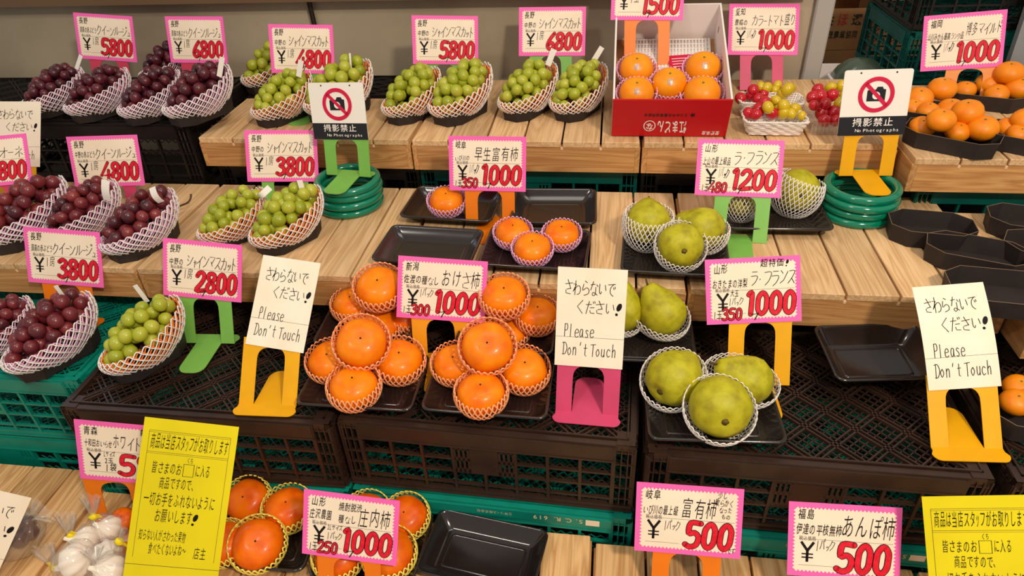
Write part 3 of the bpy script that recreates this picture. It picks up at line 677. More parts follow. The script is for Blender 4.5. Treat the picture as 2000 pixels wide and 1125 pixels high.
def round_fruit(kind, px, py, rpx, tier, h, tilt, az, label, cat, group, net=None, netlabel=None, netang=112, name=None, netgroup=None, spin=None, sticker=False):
    P = onZ(px, py, tier+h); R = rpx*dist(P)/F; ax = todir(P, tilt, az)
    m = frame(ax); m.translation = P
    if spin is None: spin = random.uniform(0, 6)
    m = m @ Matrix.Rotation(spin, 4, 'Z')
    t = empty(name or kind, None, label, cat, group, mat=m @ Matrix.Scale(R, 4))
    prof, mt, lobe, amp = {'persimmon': (PERS, 'persimmon', 4, .018), 'ripe_persimmon': (PERS, 'persimmon_red', 4, .018), 'orange': (ORNG, 'orange', 5, .006), 'mandarin': (MAND, 'mandarin', 6, .010)}[kind]
    link('flesh', lathe_mesh(kind, prof, 36, mt, lobe, amp, 'flesh'), t)
    if 'persimmon' in kind:
        if 'tip' not in MESH:
            mb = MB(); mb.loft(sphere_rings([(.045, .63), (.03, .67), (.008, .70)], 7), 0, True, True); disc(mb, .22, .3, .02, .014, .651, 0, 7); MESH['tip'] = mb.build('blossom_tip', M['dot'], data_only=True)
            mb = MB()
            for k in range(4): 
                a = k*math.pi/2; c, s = math.cos(a), math.sin(a)
                pts = [(.05, -.1), (.3, -.22), (.55, 0), (.3, .22), (.05, .1)]
                mb.add([(x*c-y*s, x*s+y*c, -.67-.03*x) for x, y in pts], [(4, 3, 2, 1, 0)])
            MESH['calyx'] = mb.build('calyx', M['calyx'], data_only=True)
        link('blossom_tip', MESH['tip'], t); link('calyx', MESH['calyx'], t)
    else:
        if 'button' not in MESH:
            mb = MB(); mb.loft(sphere_rings([(.085, .70), (.07, .735), (.02, .74)], 8, 5, .2), 0, True, True); MESH['button'] = mb.build('stem_button', M['calyx'], data_only=True)
        zz = .12 if kind == 'orange' else 0
        link('stem_button', MESH['button'], t, Matrix.Translation((0, 0, zz)))
        if sticker:
            mb = MB(); vs = []
            for i in range(3):
                for j in range(4):
                    u, v = (i-1)*.13, (j-1.5)*.12; a = .62+v; vs.append((u, -math.sin(a)*.98*math.cos(u), math.cos(a)*.9*math.cos(u*.5)+.02))
            mb.add(vs, [(i*4+j, i*4+j+1, i*4+j+5, i*4+j+4) for i in range(2) for j in range(3)]); s_ = mb.build('foil_sticker', M['foil'], t); s_['label'] = 'silver foil sticker'
            s_.rotation_euler.z = -spin-math.pi*0
    if net:
        key = ('net', kind, net, netang)
        if key not in MESH:
            pts = [(r, z) for r, z in prof]; th = [math.atan2(r, -z) for r, z in pts]; rr = [math.hypot(r, z) for r, z in pts]
            def S(u, v):
                a = rad(22)+(rad(netang)-rad(22))*v; q = float(np.interp(a, th, rr))*(1.06+.10*v*v)+.03
                return Vector((q*math.sin(a)*math.cos(2*math.pi*u), q*math.sin(a)*math.sin(2*math.pi*u), -q*math.cos(a)))
            MESH[key] = netmesh(S, 30, 8, .032, net)
        o = link('foam_net', MESH[key], None); o.matrix_world = m @ Matrix.Scale(R, 4)
        tag(o, netlabel, 'fruit net', netgroup or group.replace('persimmons', 'nets of the persimmons').replace('oranges', 'nets of the oranges'))
    return t
PEAR = [(.05, -.76), (.2, -.82), (.5, -.78), (.82, -.48), (.98, -.08), (.97, .28), (.80, .68), (.55, 1.02), (.40, 1.26), (.26, 1.42), (.10, 1.47), (.02, 1.45)]
def cam_dir(x, y, z): return (RT*x+UP*y-FW*z).normalized()
def pear(px, py, rpx, tier, h, axis, opening, label, netlabel, group='western pears on black trays', netang=100, stretch=1.12, nr=1.06, depth=1.0):
    P = onZ(px, py, tier+h); R = rpx*dist(P)/F; ax = cam_dir(*axis)
    m = frame(ax); m.translation = P
    t = empty('pear', None, label, 'pear', group, mat=m @ Matrix.Rotation(px % 6, 4, 'Z') @ Matrix.Scale(R, 4))
    link('flesh', lathe_mesh('pear%d' % (px % 3), PEAR, 32, 'pear', 5, .012, 'flesh', lump=.018), t)
    mb = MB(); mb.tube([(0, 0, 1.42), (.03, .02, 1.6), (.08, .03, 1.75)], .045, 7); mb.build('stem', M['stem'], t)
    mb = MB(); mb.loft(sphere_rings([(.14, -.79), (.10, -.74), (.02, -.73)], 9, 5, .3), 0, True, True)
    mb.build('blossom_end', M['blossom'], t)
    op = cam_dir(*opening); xa = ax-op*ax.dot(op); xa = xa.normalized() if xa.length > .15 else Vector((1, 0, 0)); ya = op.cross(xa).normalized(); xa = ya.cross(op)
    nm = Matrix((xa, ya, op)).transposed().to_4x4(); nm.translation = P+xa*R*(stretch-1)*.9
    key = ('pn', netang, stretch, nr, depth)
    if key not in MESH:
        def S(u, v):
            a = rad(20)+(rad(netang)-rad(20))*v; q = nr*(1+.04*math.sin(v*3))
            return Vector((q*stretch*math.sin(a)*math.cos(2*math.pi*u), q*math.sin(a)*math.sin(2*math.pi*u), -q*depth*math.cos(a)))
        MESH[key] = netmesh(S, 34, 12, .022, 'net_white')
    o = link('foam_net', MESH[key], None); o.matrix_world = nm @ Matrix.Scale(R, 4)
    tag(o, netlabel, 'fruit net', 'white nets of the pears')

def rrect(L_, W_, r, z, n=5):
    pts = []
    for cx, cy, a0 in ((L_/2-r, W_/2-r, 0), (-L_/2+r, W_/2-r, 90), (-L_/2+r, -W_/2+r, 180), (L_/2-r, -W_/2+r, 270)):
        for k in range(n+1):
            a = rad(a0+90*k/n); pts.append((cx+r*math.cos(a), cy+r*math.sin(a), z))
    return pts
def tray_at(x, y, z, L_, W_, rz, label, H_=.026, group='black plastic trays', tilt=None, sheen=False):
    t = empty('plastic_tray', (x, y, z+.0006), label, 'tray', group, rz)
    if tilt: t.rotation_euler = (tilt[0], tilt[1], rz)
    f = .021; mb = MB()
    rg = [rrect(L_-2*f-.004, W_-2*f-.004, .012, 0), rrect(L_-.006, W_-.006, .015, H_-.004), rrect(L_, W_, .016, H_-.005), rrect(L_+.0008, W_+.0008, .016, H_-.002), rrect(L_-.002, W_-.002, .015, H_), rrect(L_-.008, W_-.008, .014, H_-.0005),
          rrect(L_-.011, W_-.011, .013, H_-.004), rrect(L_-2*f-.002, W_-2*f-.002, .010, .0055), rrect(L_-2*f-.010, W_-2*f-.010, .008, .0035)]
    mb.loft(rg, 0, True, True); mb.build('tray_shell', M['tray'], t)
    mb = MB(); mb.loft([rrect(L_-2*f-.022, W_-2*f-.022, .006, .0035), rrect(L_-2*f-.024, W_-2*f-.024, .006, .0046), rrect(L_-2*f-.028, W_-2*f-.028, .005, .0046), rrect(L_-2*f-.030, W_-2*f-.030, .005, .0037)]); mb.build('base_ridge', M['tray'], t)
    return t
def tray(c, tier, label, H_=.026, **k):
    P = [onZ(x, y, tier+H_) for x, y in c]   # FL FR BR BL
    ctr = sum(P, Vector())/4; d = (P[1]-P[0])+(P[2]-P[3]); rz = math.atan2(d.y, d.x)
    L_ = ((P[1]-P[0]).length+(P[2]-P[3]).length)/2; e = (P[3]-P[0])+(P[2]-P[1]); n = Vector((-math.sin(rz), math.cos(rz), 0)); W_ = abs(e.dot(n))/2
    L_ = min(max(L_, .18), .215); W_ = min(max(W_, .13), .155)
    DEBUG.append(('tray', label[:25], round(L_, 3), round(W_, 3), round(math.degrees(rz))))
    return tray_at(ctr.x, ctr.y, tier, L_, W_, rz, label, H_, **k)
def octa(L_, W_, c, z): 
    a, b = L_/2, W_/2
    return [(a, -b+c, z), (a, b-c, z), (a-c*1.25, b, z), (-a+c*1.25, b, z), (-a, b-c, z), (-a, -b+c, z), (-a+c*1.25, -b, z), (a-c*1.25, -b, z)]
def paper_tray(x, y, z, rz, label, L_=.155, W_=.092, H_=.034, group='black paperboard trays', tiltx=0):
    t = empty('paper_tray', (x, y, z+.0006), label, 'tray', group, rz); t.rotation_euler = (0, tiltx, rz)
    key = ('oct', round(L_, 3), round(W_, 3), H_)
    if key not in MESH:
        f = .004; q = .0009
        mb = MB().loft([octa(L_-2*f, W_-2*f, .022, 0), octa(L_, W_, .024, H_), octa(L_-2*q, W_-2*q, .0236, H_), octa(L_-2*f-2*q, W_-2*f-2*q, .0216, .0012)], 0, True, True, False)
        A = mb.build('tray_walls', M['paper_tray'], data_only=True)
        mb = MB().loft([octa(L_+.0001, W_+.0001, .024, H_), octa(L_, W_, .024, H_+.0005), octa(L_-2*q, W_-2*q, .0236, H_+.0005), octa(L_-2*q-.0001, W_-2*q-.0001, .0236, H_)], 0, False, False, False)
        B_ = mb.build('cut_edge', M['paper_edge'], data_only=True)
        MESH[key] = (A, B_)
    link('tray_walls', MESH[key][0], t); link('cut_edge', MESH[key][1], t)
    return t

# ---- grape baskets: paper tray, foam net, bunch
RIMT = .030
def bowl(u, v, k=1.0):
    ph = 2*math.pi*u; c, s = math.cos(ph), math.sin(ph)
    fac = (.60+.47*math.sin(v*math.pi*.56)-.07*v**4)*k
    zr = .084+RIMT*c-.015*s+.005*math.cos(2*ph)
    return Vector((.086*c*fac+.006*v, .060*s*fac, .010+(zr-.010)*v**1.15))
def bunch_points(seed, r):
    rr = random.Random(seed); out = []
    for sc, zlo, tries in ((1.0, -.35, 5000), (.60, -.2, 1200)):
        got = []
        for _ in range(tries):
            a = rr.uniform(0, 2*math.pi); z = rr.uniform(zlo, 1); q = math.sqrt(1-z*z)
            wob = rr.uniform(.96, 1.06)
            x, y, z_ = .072*q*math.cos(a)*sc*wob, .044*q*math.sin(a)*sc*wob, .040*z*sc*wob
            p = Vector((x*.95+.006, y*.92+.006,   .071+z_*1.08+.38*x-.20*y))
            if all((p-o).length > 1.74*r for o in got) and all((p-o).length > 1.35*r for o in out): got.append(p)
        out += got
    return out
def basket(x0, x1, yb, tier, kind, label_word, yaw=58, seed=1, dy=0, cut=0, group=None, gl=None, nl=None, tl=None, zt=0, kz=.82):
    """x0, x1: net's left and right edge in the picture, yb: bottom of its paper tray"""
    z = tier+zt
    def box_of(X, Y, s):
        c, sn = math.cos(rad(yaw)), math.sin(rad(yaw)); xs = []; ys = []
        for v in (.5, .8, 1):
            for i in range(20):
                b = bowl(i/20, v, 1.03)*s; q = proj((X+b.x*c-b.y*sn, Y+b.x*sn+b.y*c, z+b.z*kz)); xs.append(q[0])
        for p in octa(.145*s, .084*s, .022*s, 0): q = proj((X+p[0]*c-p[1]*sn, Y+p[0]*sn+p[1]*c, z)); ys.append(q[1])
        return min(xs), max(xs), max(ys)
    P = onZ((x0+x1)/2, yb-25, z); v = np.array([P.x, P.y, 1.0])
    for _ in range(8):
        f0 = np.array(box_of(*v))-np.array([x0, x1, yb]); J = np.array([(np.array(box_of(*(v+e*1e-4)))-np.array([x0, x1, yb])-f0)/1e-4 for e in np.eye(3)]).T
        v = v-np.linalg.solve(J, f0)
    X, Y, s = v; DEBUG.append(('basket', label_word, round(X, 3), round(Y, 3), round(s, 2)))
    paper_tray(X, Y, z, rad(yaw), tl, L_=.152*s, W_=.088*s, H_=.033, group='paper trays of the grape baskets')
    mw = Matrix.Translation((X, Y, z)) @ Matrix.Rotation(rad(yaw), 4, 'Z') @ Matrix.Scale(s, 4)
    mk_ = Matrix.Diagonal((1, 1, kz, 1))
    if 'bowl' not in MESH:
        MESH['bowl'] = netmesh(lambda u, v: bowl(u, v, 1.03), 32, 9, .00135, 'net_white')
        for kk, c in (('green', 'net_orange'), ('red', 'net_pink'), ('black', 'net_pink')):
            MESH['bowl'+kk] = netmesh(lambda u, v: bowl(u+.013, v*.95, .965), 30, 8, .0013, c)
    o = link('foam_net', MESH['bowl'], None); o.matrix_world = mw @ mk_
    i_ = link('inner_net', MESH['bowl'+kind], o); i_['label'] = 'orange inner net' if kind == 'green' else 'pink inner net'
    tag(o, nl, 'fruit net', 'foam nets of the grape baskets')
    t = empty('grape_bunch', None, gl, 'grapes', group or 'grape bunches', mat=mw)
    r = .0138 if kind == 'green' else .0134
    mk = 'gr'+kind
    if mk not in MESH: MESH[mk] = ball(r, 18, 11, 1.08).build('grape', M[{'green': 'green_grape', 'red': 'red_grape', 'black': 'black_grape'}[kind]], data_only=True)
    pts = bunch_points(seed, r)
    for p in pts:
        p.z *= kz+.03
        q = link('grape', MESH[mk], t); k = RJ.uniform(.9, 1.04)
        q.matrix_local = Matrix.Translation(p) @ Euler((RJ.uniform(-.9, .9), RJ.uniform(-.9, .9), 0)).to_matrix().to_4x4() @ Matrix.Scale(k, 4)
    mb = MB(); mb.tube(smoothed([(-.05, 0, .045), (-.01, .004, .055), (.04, -.003, .075), (.066, .002, .098)], 3), .0018, 6); mb.build('stalk', M['stem'], t)
    return X, Y, s
def slip(p0, p1, wd, z, label, bend=.0, lean=.004, toY=None):
    """narrow paper strip from picture point p0 (its foot, at height z) up to p1"""
    A = onZ(p0[0], p0[1], z); B_ = onY(p1[0], p1[1], A.y+lean)
    d = (B_-A); s = d.cross(Vector((0, 1, 0))).normalized()*wd/2; n = 7; mb = MB(); vs = []
    for i in range(n+1):
        u = i/n; p = A+d*u+Vector((0, -1, 0))*bend*math.sin(u*math.pi)+Vector((0, .0, .0))
        for o in (0, .0006): vs += [p-s+Vector((0, o, 0)), p+s+Vector((0, o, 0))]
    fs = []
    for i in range(n):
        a, b = 4*i, 4*i+4; fs += [(a, a+1, b+1, b), (a+2, b+2, b+3, a+3), (a, b, b+2, a+2), (a+1, a+3, b+3, b+1)]
    fs += [(0, 2, 3, 1), (4*n, 4*n+1, 4*n+3, 4*n+2)]
    mb.add(vs, fs, 0, False)
    o = mb.build('paper_slip', M['slip']); tag(o, label, 'paper slip', 'white paper slips on the grapes'); return o
# ---------------------------------------------------------------- bottom step: slatted table
for x0, x1, y1, nm in ((-1.50, -.962, .81, 'at the far left'), (-.958, -.528, .763, 'under the garlic bags'), (-.526, .000, .755, 'under the empty front tray'), (.002, .53, .741, 'under the lowest price cards'), (.532, 1.06, .739, 'at the right corner')):
    platform(x0, x1, .335, y1, ZA, 'wooden slatted platform of the bottom step %s' % nm, slat='table')

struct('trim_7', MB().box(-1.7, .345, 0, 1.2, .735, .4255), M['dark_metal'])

# ---------------------------------------------------------------- price cards on their stands
SUB = (.08, .31, .365, .43); PRE = (.085, .105, .235, .235); TTL = (.375, .24, .935, .46); UNI = (.262, .505, .385, .68); DG = (.40, .515, .93, .885)
def T(pref, sub, ttl, uni, dg, extra=(), ttlb=TTL, subb=SUB, dgb=DG, small=None, unib=UNI):
    t = [(pref, PRE), (sub, subb), (ttl, ttlb), (uni, unib)]+list(extra); d = [(dg, dgb)]
    if small: t.append(('1玉', (.07, .80, .165, .93))); d.append((small, (.155, .755, .37, .945)))
    return dict(t=t, d=d)
Q = 'クイーンルージュ'; SM = 'シャインマスカット'; qb = (.36, .24, .93, .46)
DT = 'D'
price_card([(141,24),(259,32),(267,122),(156,114)], ZL, 'rose', 'pink price card reading 5800 above the two leftmost dark grape baskets', 'rose metal stand behind the two leftmost dark grape baskets', T('長野', '須高の赤ぶどう', Q, '1房', '5800', ttlb=qb), hb=.07)
price_card([(320,32),(436,32),(444,124),(335,122)], ZL, 'rose', 'pink price card reading 6800 above the right pair of dark grape baskets', 'rose metal stand behind the right pair of top dark grape baskets', T('長野', '須高の赤ぶどう', Q, '1房', '6800', ttlb=qb), hb=.07)
price_card([(522,46.5),(651,49),(653,144),(532,143)], ZD, 'green', 'pink price card reading 4800 above the leftmost muscat baskets', 'green metal stand behind the leftmost muscat baskets', T('長野', '中野の', SM, '1房', '4800', subb=(.08,.32,.26,.43), ttlb=(.30,.22,.93,.45)), hb=.09)
price_card([(802,29),(934,32),(934,126),(808,125)], ZD, 'green', 'pink price card reading 5800 above the middle pair of muscat baskets', 'green metal stand behind the middle pair of muscat baskets', T('長野', '中野の', SM, '1房', '5800', subb=(.08,.32,.26,.43), ttlb=(.30,.22,.93,.45)), hb=.09)
price_card([(1013,14.5),(1145,13),(1143,109),(1013,109)], ZD, 'green', 'pink price card reading 6800 beside the red carton', 'green metal stand behind the muscat pair beside the red carton', T('長野', '中野の', SM, '1房', '6800', subb=(.08,.32,.26,.43), ttlb=(.30,.22,.93,.45)), hb=.09)
price_card([(1421,7),(1565,7),(1556,109),(1424,106)], ZD, 'pink', 'pink price card reading 1000 above the tomato baskets', 'hot pink metal stand behind the wicker tomato baskets', T('愛知', '豊橋の', 'カラートマト盛り', '1パック', '1000', subb=(.08,.32,.27,.43), ttlb=(.32,.22,.95,.44)), base=(1485, 172))
price_card([(1804,31),(1969,18),(1957,130),(1798,140)], ZD, 'peach', 'pink price card reading 1000 above the mandarins', 'peach coloured metal stand among the mandarins', T('福岡', '山川みかん最高ランク品', '博多マイルド', '1パック', '1000', subb=(.06,.34,.50,.46), ttlb=(.52,.20,.95,.42)), base=(1885, 196))
price_card([(-90,272),(49,262),(65,355),(-78,372)], ZC, 'rose', 'pink price card ending in 800 cut off by the left edge', 'rose metal stand at the left edge behind the grapes', T('長野', '須高の', 'ピオーネ', '1房', '3800', ttlb=(.45,.24,.93,.46)), hb=.09)
price_card([(127,267.5),(269,262.5),(282,362),(149,366)], ZC, 'pink', 'pink price card reading 4800 in front of the black crate', 'pink metal stand behind the middle step dark grapes', T('長野', '中野の赤ぶどう', Q, '1房', '4800', ttlb=qb), base=(226, 412))
price_card([(476,254.5),(619,254),(622,354.5),(484,355)], ZC, 'green', 'pink price card reading 3800 above the twin muscat baskets', 'green metal stand behind the twin muscat baskets', T('長野', '中野の', SM, '1房', '3800', subb=(.08,.32,.26,.43), ttlb=(.30,.20,.93,.44)), base=(562, 398))
price_card([(875.5,265.5),(1028,267),(1027,375),(878,371)], ZC, 'orange', 'pink price card reading 1000 and 350 over the persimmon trays', 'orange metal stand among the middle step persimmon trays', T('岐阜', 'いび川の', '早生富有柿', '1パック', '1000', small='350', subb=(.08,.36,.27,.45), ttlb=(.33,.22,.90,.46)), base=(957, 438))
price_card([(1364,271),(1533,275),(1525,387),(1356,380)], ZC, 'green', 'pink price card reading 1200 and 480 among the netted pears', 'light green metal stand between the two middle step pear trays', T('山形', '上山の最上級品', 'ラ・フランス', '1パック', '1200', small='480', subb=(.07,.33,.40,.46), ttlb=(.42,.18,.94,.44)), base=(1440, 465))
price_card([(43,443),(196,453),(201.5,563),(57,550)], ZB, 'orange', 'pink price card reading 3800 above the lowest dark grape baskets', 'orange metal stand behind the lowest dark grape baskets', T('長野', '須高の赤ぶどう', Q, '1房', '3800', ttlb=qb), base=(142, 640))
price_card([(316,465.5),(475,477.5),(469,592),(321,575)], ZB, 'green', 'pink price card reading 2800 above the single muscat basket', 'green metal stand with its tongue on the dark crate', T('長野', '中野の', SM, '1房', '2800', subb=(.08,.34,.26,.45), ttlb=(.30,.24,.93,.47)), base=(409, 670))
price_card([(778,499),(953,511),(946.5,631.5),(774,619)], ZB, 'amber', 'pink price card reading 1000 and 300 in the middle of the persimmon pile', 'amber metal stand between the persimmon trays of the lower step', T('新潟', '佐渡の種なし', 'おけさ柿', '1パック', '1000', small='300', subb=(.07,.31,.47,.44), ttlb=(.49,.20,.93,.46), unib=(.255,.50,.405,.64)), base=(864, 708))
price_card([(1376,506.7),(1563,498.5),(1566,626.5),(1381,635)], ZB, 'yellow', 'pink price card reading 1000 and 350 behind the front pear tray', 'yellow metal stand behind the front pear tray', T('山形', 'おきたまの洋梨', 'ラ・フランス', '1パック', '1000', small='350', extra=[('大玉', (.255,.49,.345,.59)), ('超特価!', (.58,.045,.88,.16))], subb=(.07,.33,.44,.46), ttlb=(.46,.20,.94,.44), unib=(.24,.60,.39,.72)), base=(1478, 742))
price_card([(143,821),(338,834),(345,953),(157,932)], ZA, 'orange', 'pink price card reading 590 half hidden by the yellow notice', 'orange metal stand behind the garlic bags', T('青森', '十和田おいらせ', 'ホワイト六片', '1袋', '590', extra=[('新物', (.66,.08,.78,.19)), ('Lサイズ', (.27,.49,.39,.58)), ('2玉', (.27,.60,.37,.69))], unib=(.27,.70,.39,.83), ttlb=(.37,.20,.80,.44)), base=(238, 1036))
price_card([(594,954),(780.5,979.5),(774.7,1105),(589.4,1081.7)], ZA, 'orange', 'pink price card reading 1000 and 250 over the yellow netted persimmons', 'orange metal stand under the price card reading 250', T('山形', '庄沢農園', '庄内柿', '1パック', '1000', small='250', extra=[('焼酎脱渋', (.37,.14,.62,.26)), ('種なし', (.37,.33,.56,.45)), ('2Lサイズ', (.26,.49,.42,.57))], subb=(.07,.29,.30,.43), ttlb=(.58,.20,.92,.47), unib=(.26,.60,.42,.72)), hb=.078)
price_card([(1244,941),(1453.7,956),(1446,1092),(1238,1074.8)], ZA, 'orange', 'pink price card reading 500 with a cloud shaped note in its corner', 'orange metal stand under the price card with the cloud note', T('岐阜', 'いび川の最上級', '富有柿', '1パック', '500', extra=[('少し', (.76,.07,.85,.16)), ('軟らかく', (.74,.17,.91,.27)), ('なった', (.78,.28,.9,.36)), ('もの', (.8,.38,.89,.45)), ('です', (.87,.86,.95,.94))], subb=(.07,.32,.40,.45), ttlb=(.43,.20,.76,.47), dgb=(.46,.5,.91,.9), unib=(.27,.51,.42,.66)), hb=.078)
price_card([(1541,978.6),(1763,992.5),(1757,1139),(1537,1123)], ZA, 'orange', 'pink price card reading 500 at the lower edge right of the centre', 'orange metal stand under the lowest price card', T('福島', '伊達の平核無柿', 'あんぽ柿', '1パック', '500', subb=(.07,.30,.48,.44), ttlb=(.47,.16,.95,.45), dgb=(.42,.5,.90,.92), unib=(.25,.49,.42,.64)), hb=.072)

# ---------------------------------------------------------------- paper notices
def notice(corn, tier, W0, H0, label, writer, color, base=None, stand_color=None, slabel=None, lip=True, lean=22, bend=0, hb=.09, syaw=None, folds=True, sdy=.004, ptype='paper_notice', cat='notice'):
    bm = ((corn[2][0]+corn[3][0])/2, (corn[2][1]+corn[3][1])/2)
    if base: S = onZ(base[0], base[1], tier); ref = on_lean(bm[0], bm[1], S, lean)+Vector((0, -.004, 0))
    else: ref = onZ(bm[0], bm[1], tier+hb); S = Vector((ref.x, ref.y+.004, tier))
    mtx, W_, H_, v = sheet_pose(corn, ref, W0, H0, lean, .012, syaw or 0, 3, 5 if syaw is None else 1.5)
    bc = mtx @ Vector((0, -H_/2, 0)); DEBUG.append((label[:26], round(W_, 3), round(H_/W_, 3), [round(math.degrees(q)) for q in v[3:6]], round(bc.z-tier, 3), round(bc.y-S.y, 3)))
    if stand_color: stand_for(bc, v, tier, stand_color, slabel, v[3] if syaw is None else rad(syaw), lip, S.x if base else None, up=.016)
    t = empty(ptype, None, label, cat, 'handwritten notices', mat=mtx)
    def bf(x, y): return bend*math.cos(math.pi*(y/H_))*1.0
    def curve(mb, cut=True):
        mb.v = [(x, y, z+bf(x, y)) for x, y, z in mb.v]; return mb
    mb = MB(); n = 14
    for k in range(n): mb.box(-W_/2, -H_/2+H_*k/n, -.0006, W_/2, -H_/2+H_*(k+1)/n, 0)
    curve(mb).build('sheet', M[color], t)
    if folds:
        mb = MB()
        for f in folds if isinstance(folds, tuple) else (.30,): ribbon(mb, [(-W_/2, -H_/2+H_*f), (W_/2, -H_/2+H_*f+.001)], .0005, .0002, cap=False)
        curve(mb).build('fold_line', M['thin_ink'], t)
    writer(t, W_, H_, curve)
    return t
def touch_text(t, W_, H_, curve):
    k = MB()
    def B(u0, v0, u1, v1): return (-W_/2+u0*W_, H_/2-v1*H_, -W_/2+u1*W_, H_/2-v0*H_)
    write(k, 'さわらないで', *B(.10, .12, .84, .27), .0004, pen=.0011, slant=.05, jit=.04)
    write(k, 'ください!', *B(.27, .32, .93, .46), .0004, pen=.0011, slant=.05, jit=.04)
    write(k, 'Please', *B(.12, .56, .57, .70), .0004, pen=.0011, slant=.03, jit=.03)
    write(k, "Don't Touch", *B(.10, .75, .90, .89), .0004, pen=.0011, slant=.03, jit=.03)
    curve(k).build('lettering', M['ink'], t)
pw, ph = .113, .172
notice([(-14,200),(82,197),(77,324),(-19,326)], ZC, .108, .15, 'white do not touch notice at the left edge in front of the upper black crate', touch_text, 'white_paper', None, 'yellow', 'yellow metal stand at the left edge under the white notice', hb=.078, lip=True, lean=10)
notice([(514,499),(628,513),(591,689),(479,672)], ZB, pw, ph, 'white do not touch notice on the left, beside the persimmon pile', touch_text, 'white_paper', (529, 781), 'yellow', 'scuffed yellow metal stand under the left white notice', syaw=2, lean=36)
notice([(1091,521),(1226,527),(1216,722),(1082,712)], ZB, .116, ph, 'white do not touch notice in the centre between persimmons and pears', touch_text, 'white_paper', (1146, 806), 'pink', 'pink metal stand under the central white notice', syaw=-2)
notice([(1781,560),(1919,552),(1957,754),(1814,763)], ZB, .116, ph, 'curled white do not touch notice on the right', touch_text, 'white_paper', (1880, 862), 'yellow', 'yellow metal stand with a wide lip under the right white notice', bend=.006, syaw=3, lean=36)
notice([(-75,945),(63,969),(-17,1147),(-155,1120)], ZA, pw, ph, 'white notice cut off by the lower left corner', touch_text, 'white_paper', None, 'yellow', 'yellow metal stand below the lower left corner notice', hb=.05)
def yellow_text(t, W_, H_, curve):
    k = MB()
    def B(u0, v0, u1, v1): return (-W_/2+u0*W_, H_/2-v1*H_, -W_/2+u1*W_, H_/2-v0*H_)
    for tx, b in (('商品は当店スタッフがお取りします', (.09,.10,.92,.19)), ('くち', (.50,.225,.57,.26)), ('皆さまのお', (.14,.27,.46,.34)), ('に入る', (.60,.265,.76,.34)), ('商品ですので、', (.24,.36,.64,.43)),
                  ('一切お手をふれないように', (.10,.46,.86,.54)), ('お願いします!', (.24,.56,.68,.64)), ('知らない人がさわった果物', (.10,.69,.60,.755)), ('食べたくないよね〜', (.22,.77,.62,.84)), ('店主', (.70,.78,.84,.85))):
        write(k, tx, *B(*b), .0004, pen=.0009, off=-.004, slant=.05, jit=.03, font=True)
    x0, y0, x1, y1 = B(.475, .265, .585, .34); ribbon(k, [(x0, y0), (x1, y0), (x1, y1), (x0, y1)], .0009, .0004, closed=True)
    curve(k).build('lettering', M['ink'], t)
    k = MB()
    for v in (.075, .205): x0, y0, x1, y1 = B(.07, v, .93, v); ribbon(k, [(x0, y0), (x1, y0)], .0005, .0003, cap=False)
    for v in (.085, .215): x0, y0, x1, y1 = B(.07, v, .93, v); ribbon(k, [(x0, y0), (x1, y0)], .0004, .0003, cap=False)
    for u in (.07, .93): x0, y0, x1, y1 = B(u, .075, u, .86); ribbon(k, [(x0, y0), (x0, y1)], .0005, .0003, cap=False)
    x0, y0, x1, y1 = B(0, .905, 1, .905); ribbon(k, [(x0, y0), (x1, y1)], .0007, .0003, cap=False)
    curve(k).build('ruled_frame', M['stem'], t)
notice([(284,818),(467,830),(424,1146),(238,1128)], ZA, .131, .232, 'yellow handwritten notice standing beside the garlic bags', yellow_text, 'yellow_paper', None, 'yellow', 'yellow metal stand behind the left yellow notice', hb=.06, folds=False, sdy=.012, lean=22)
notice([(1800,966),(2022,970),(2052,1300),(1828,1297)], ZA, .136, .222, 'yellow handwritten notice cut off by the lower right corner', yellow_text, 'yellow_paper', None, 'yellow', 'yellow metal stand behind the right yellow notice', hb=.05, folds=False, sdy=.012, lean=22)

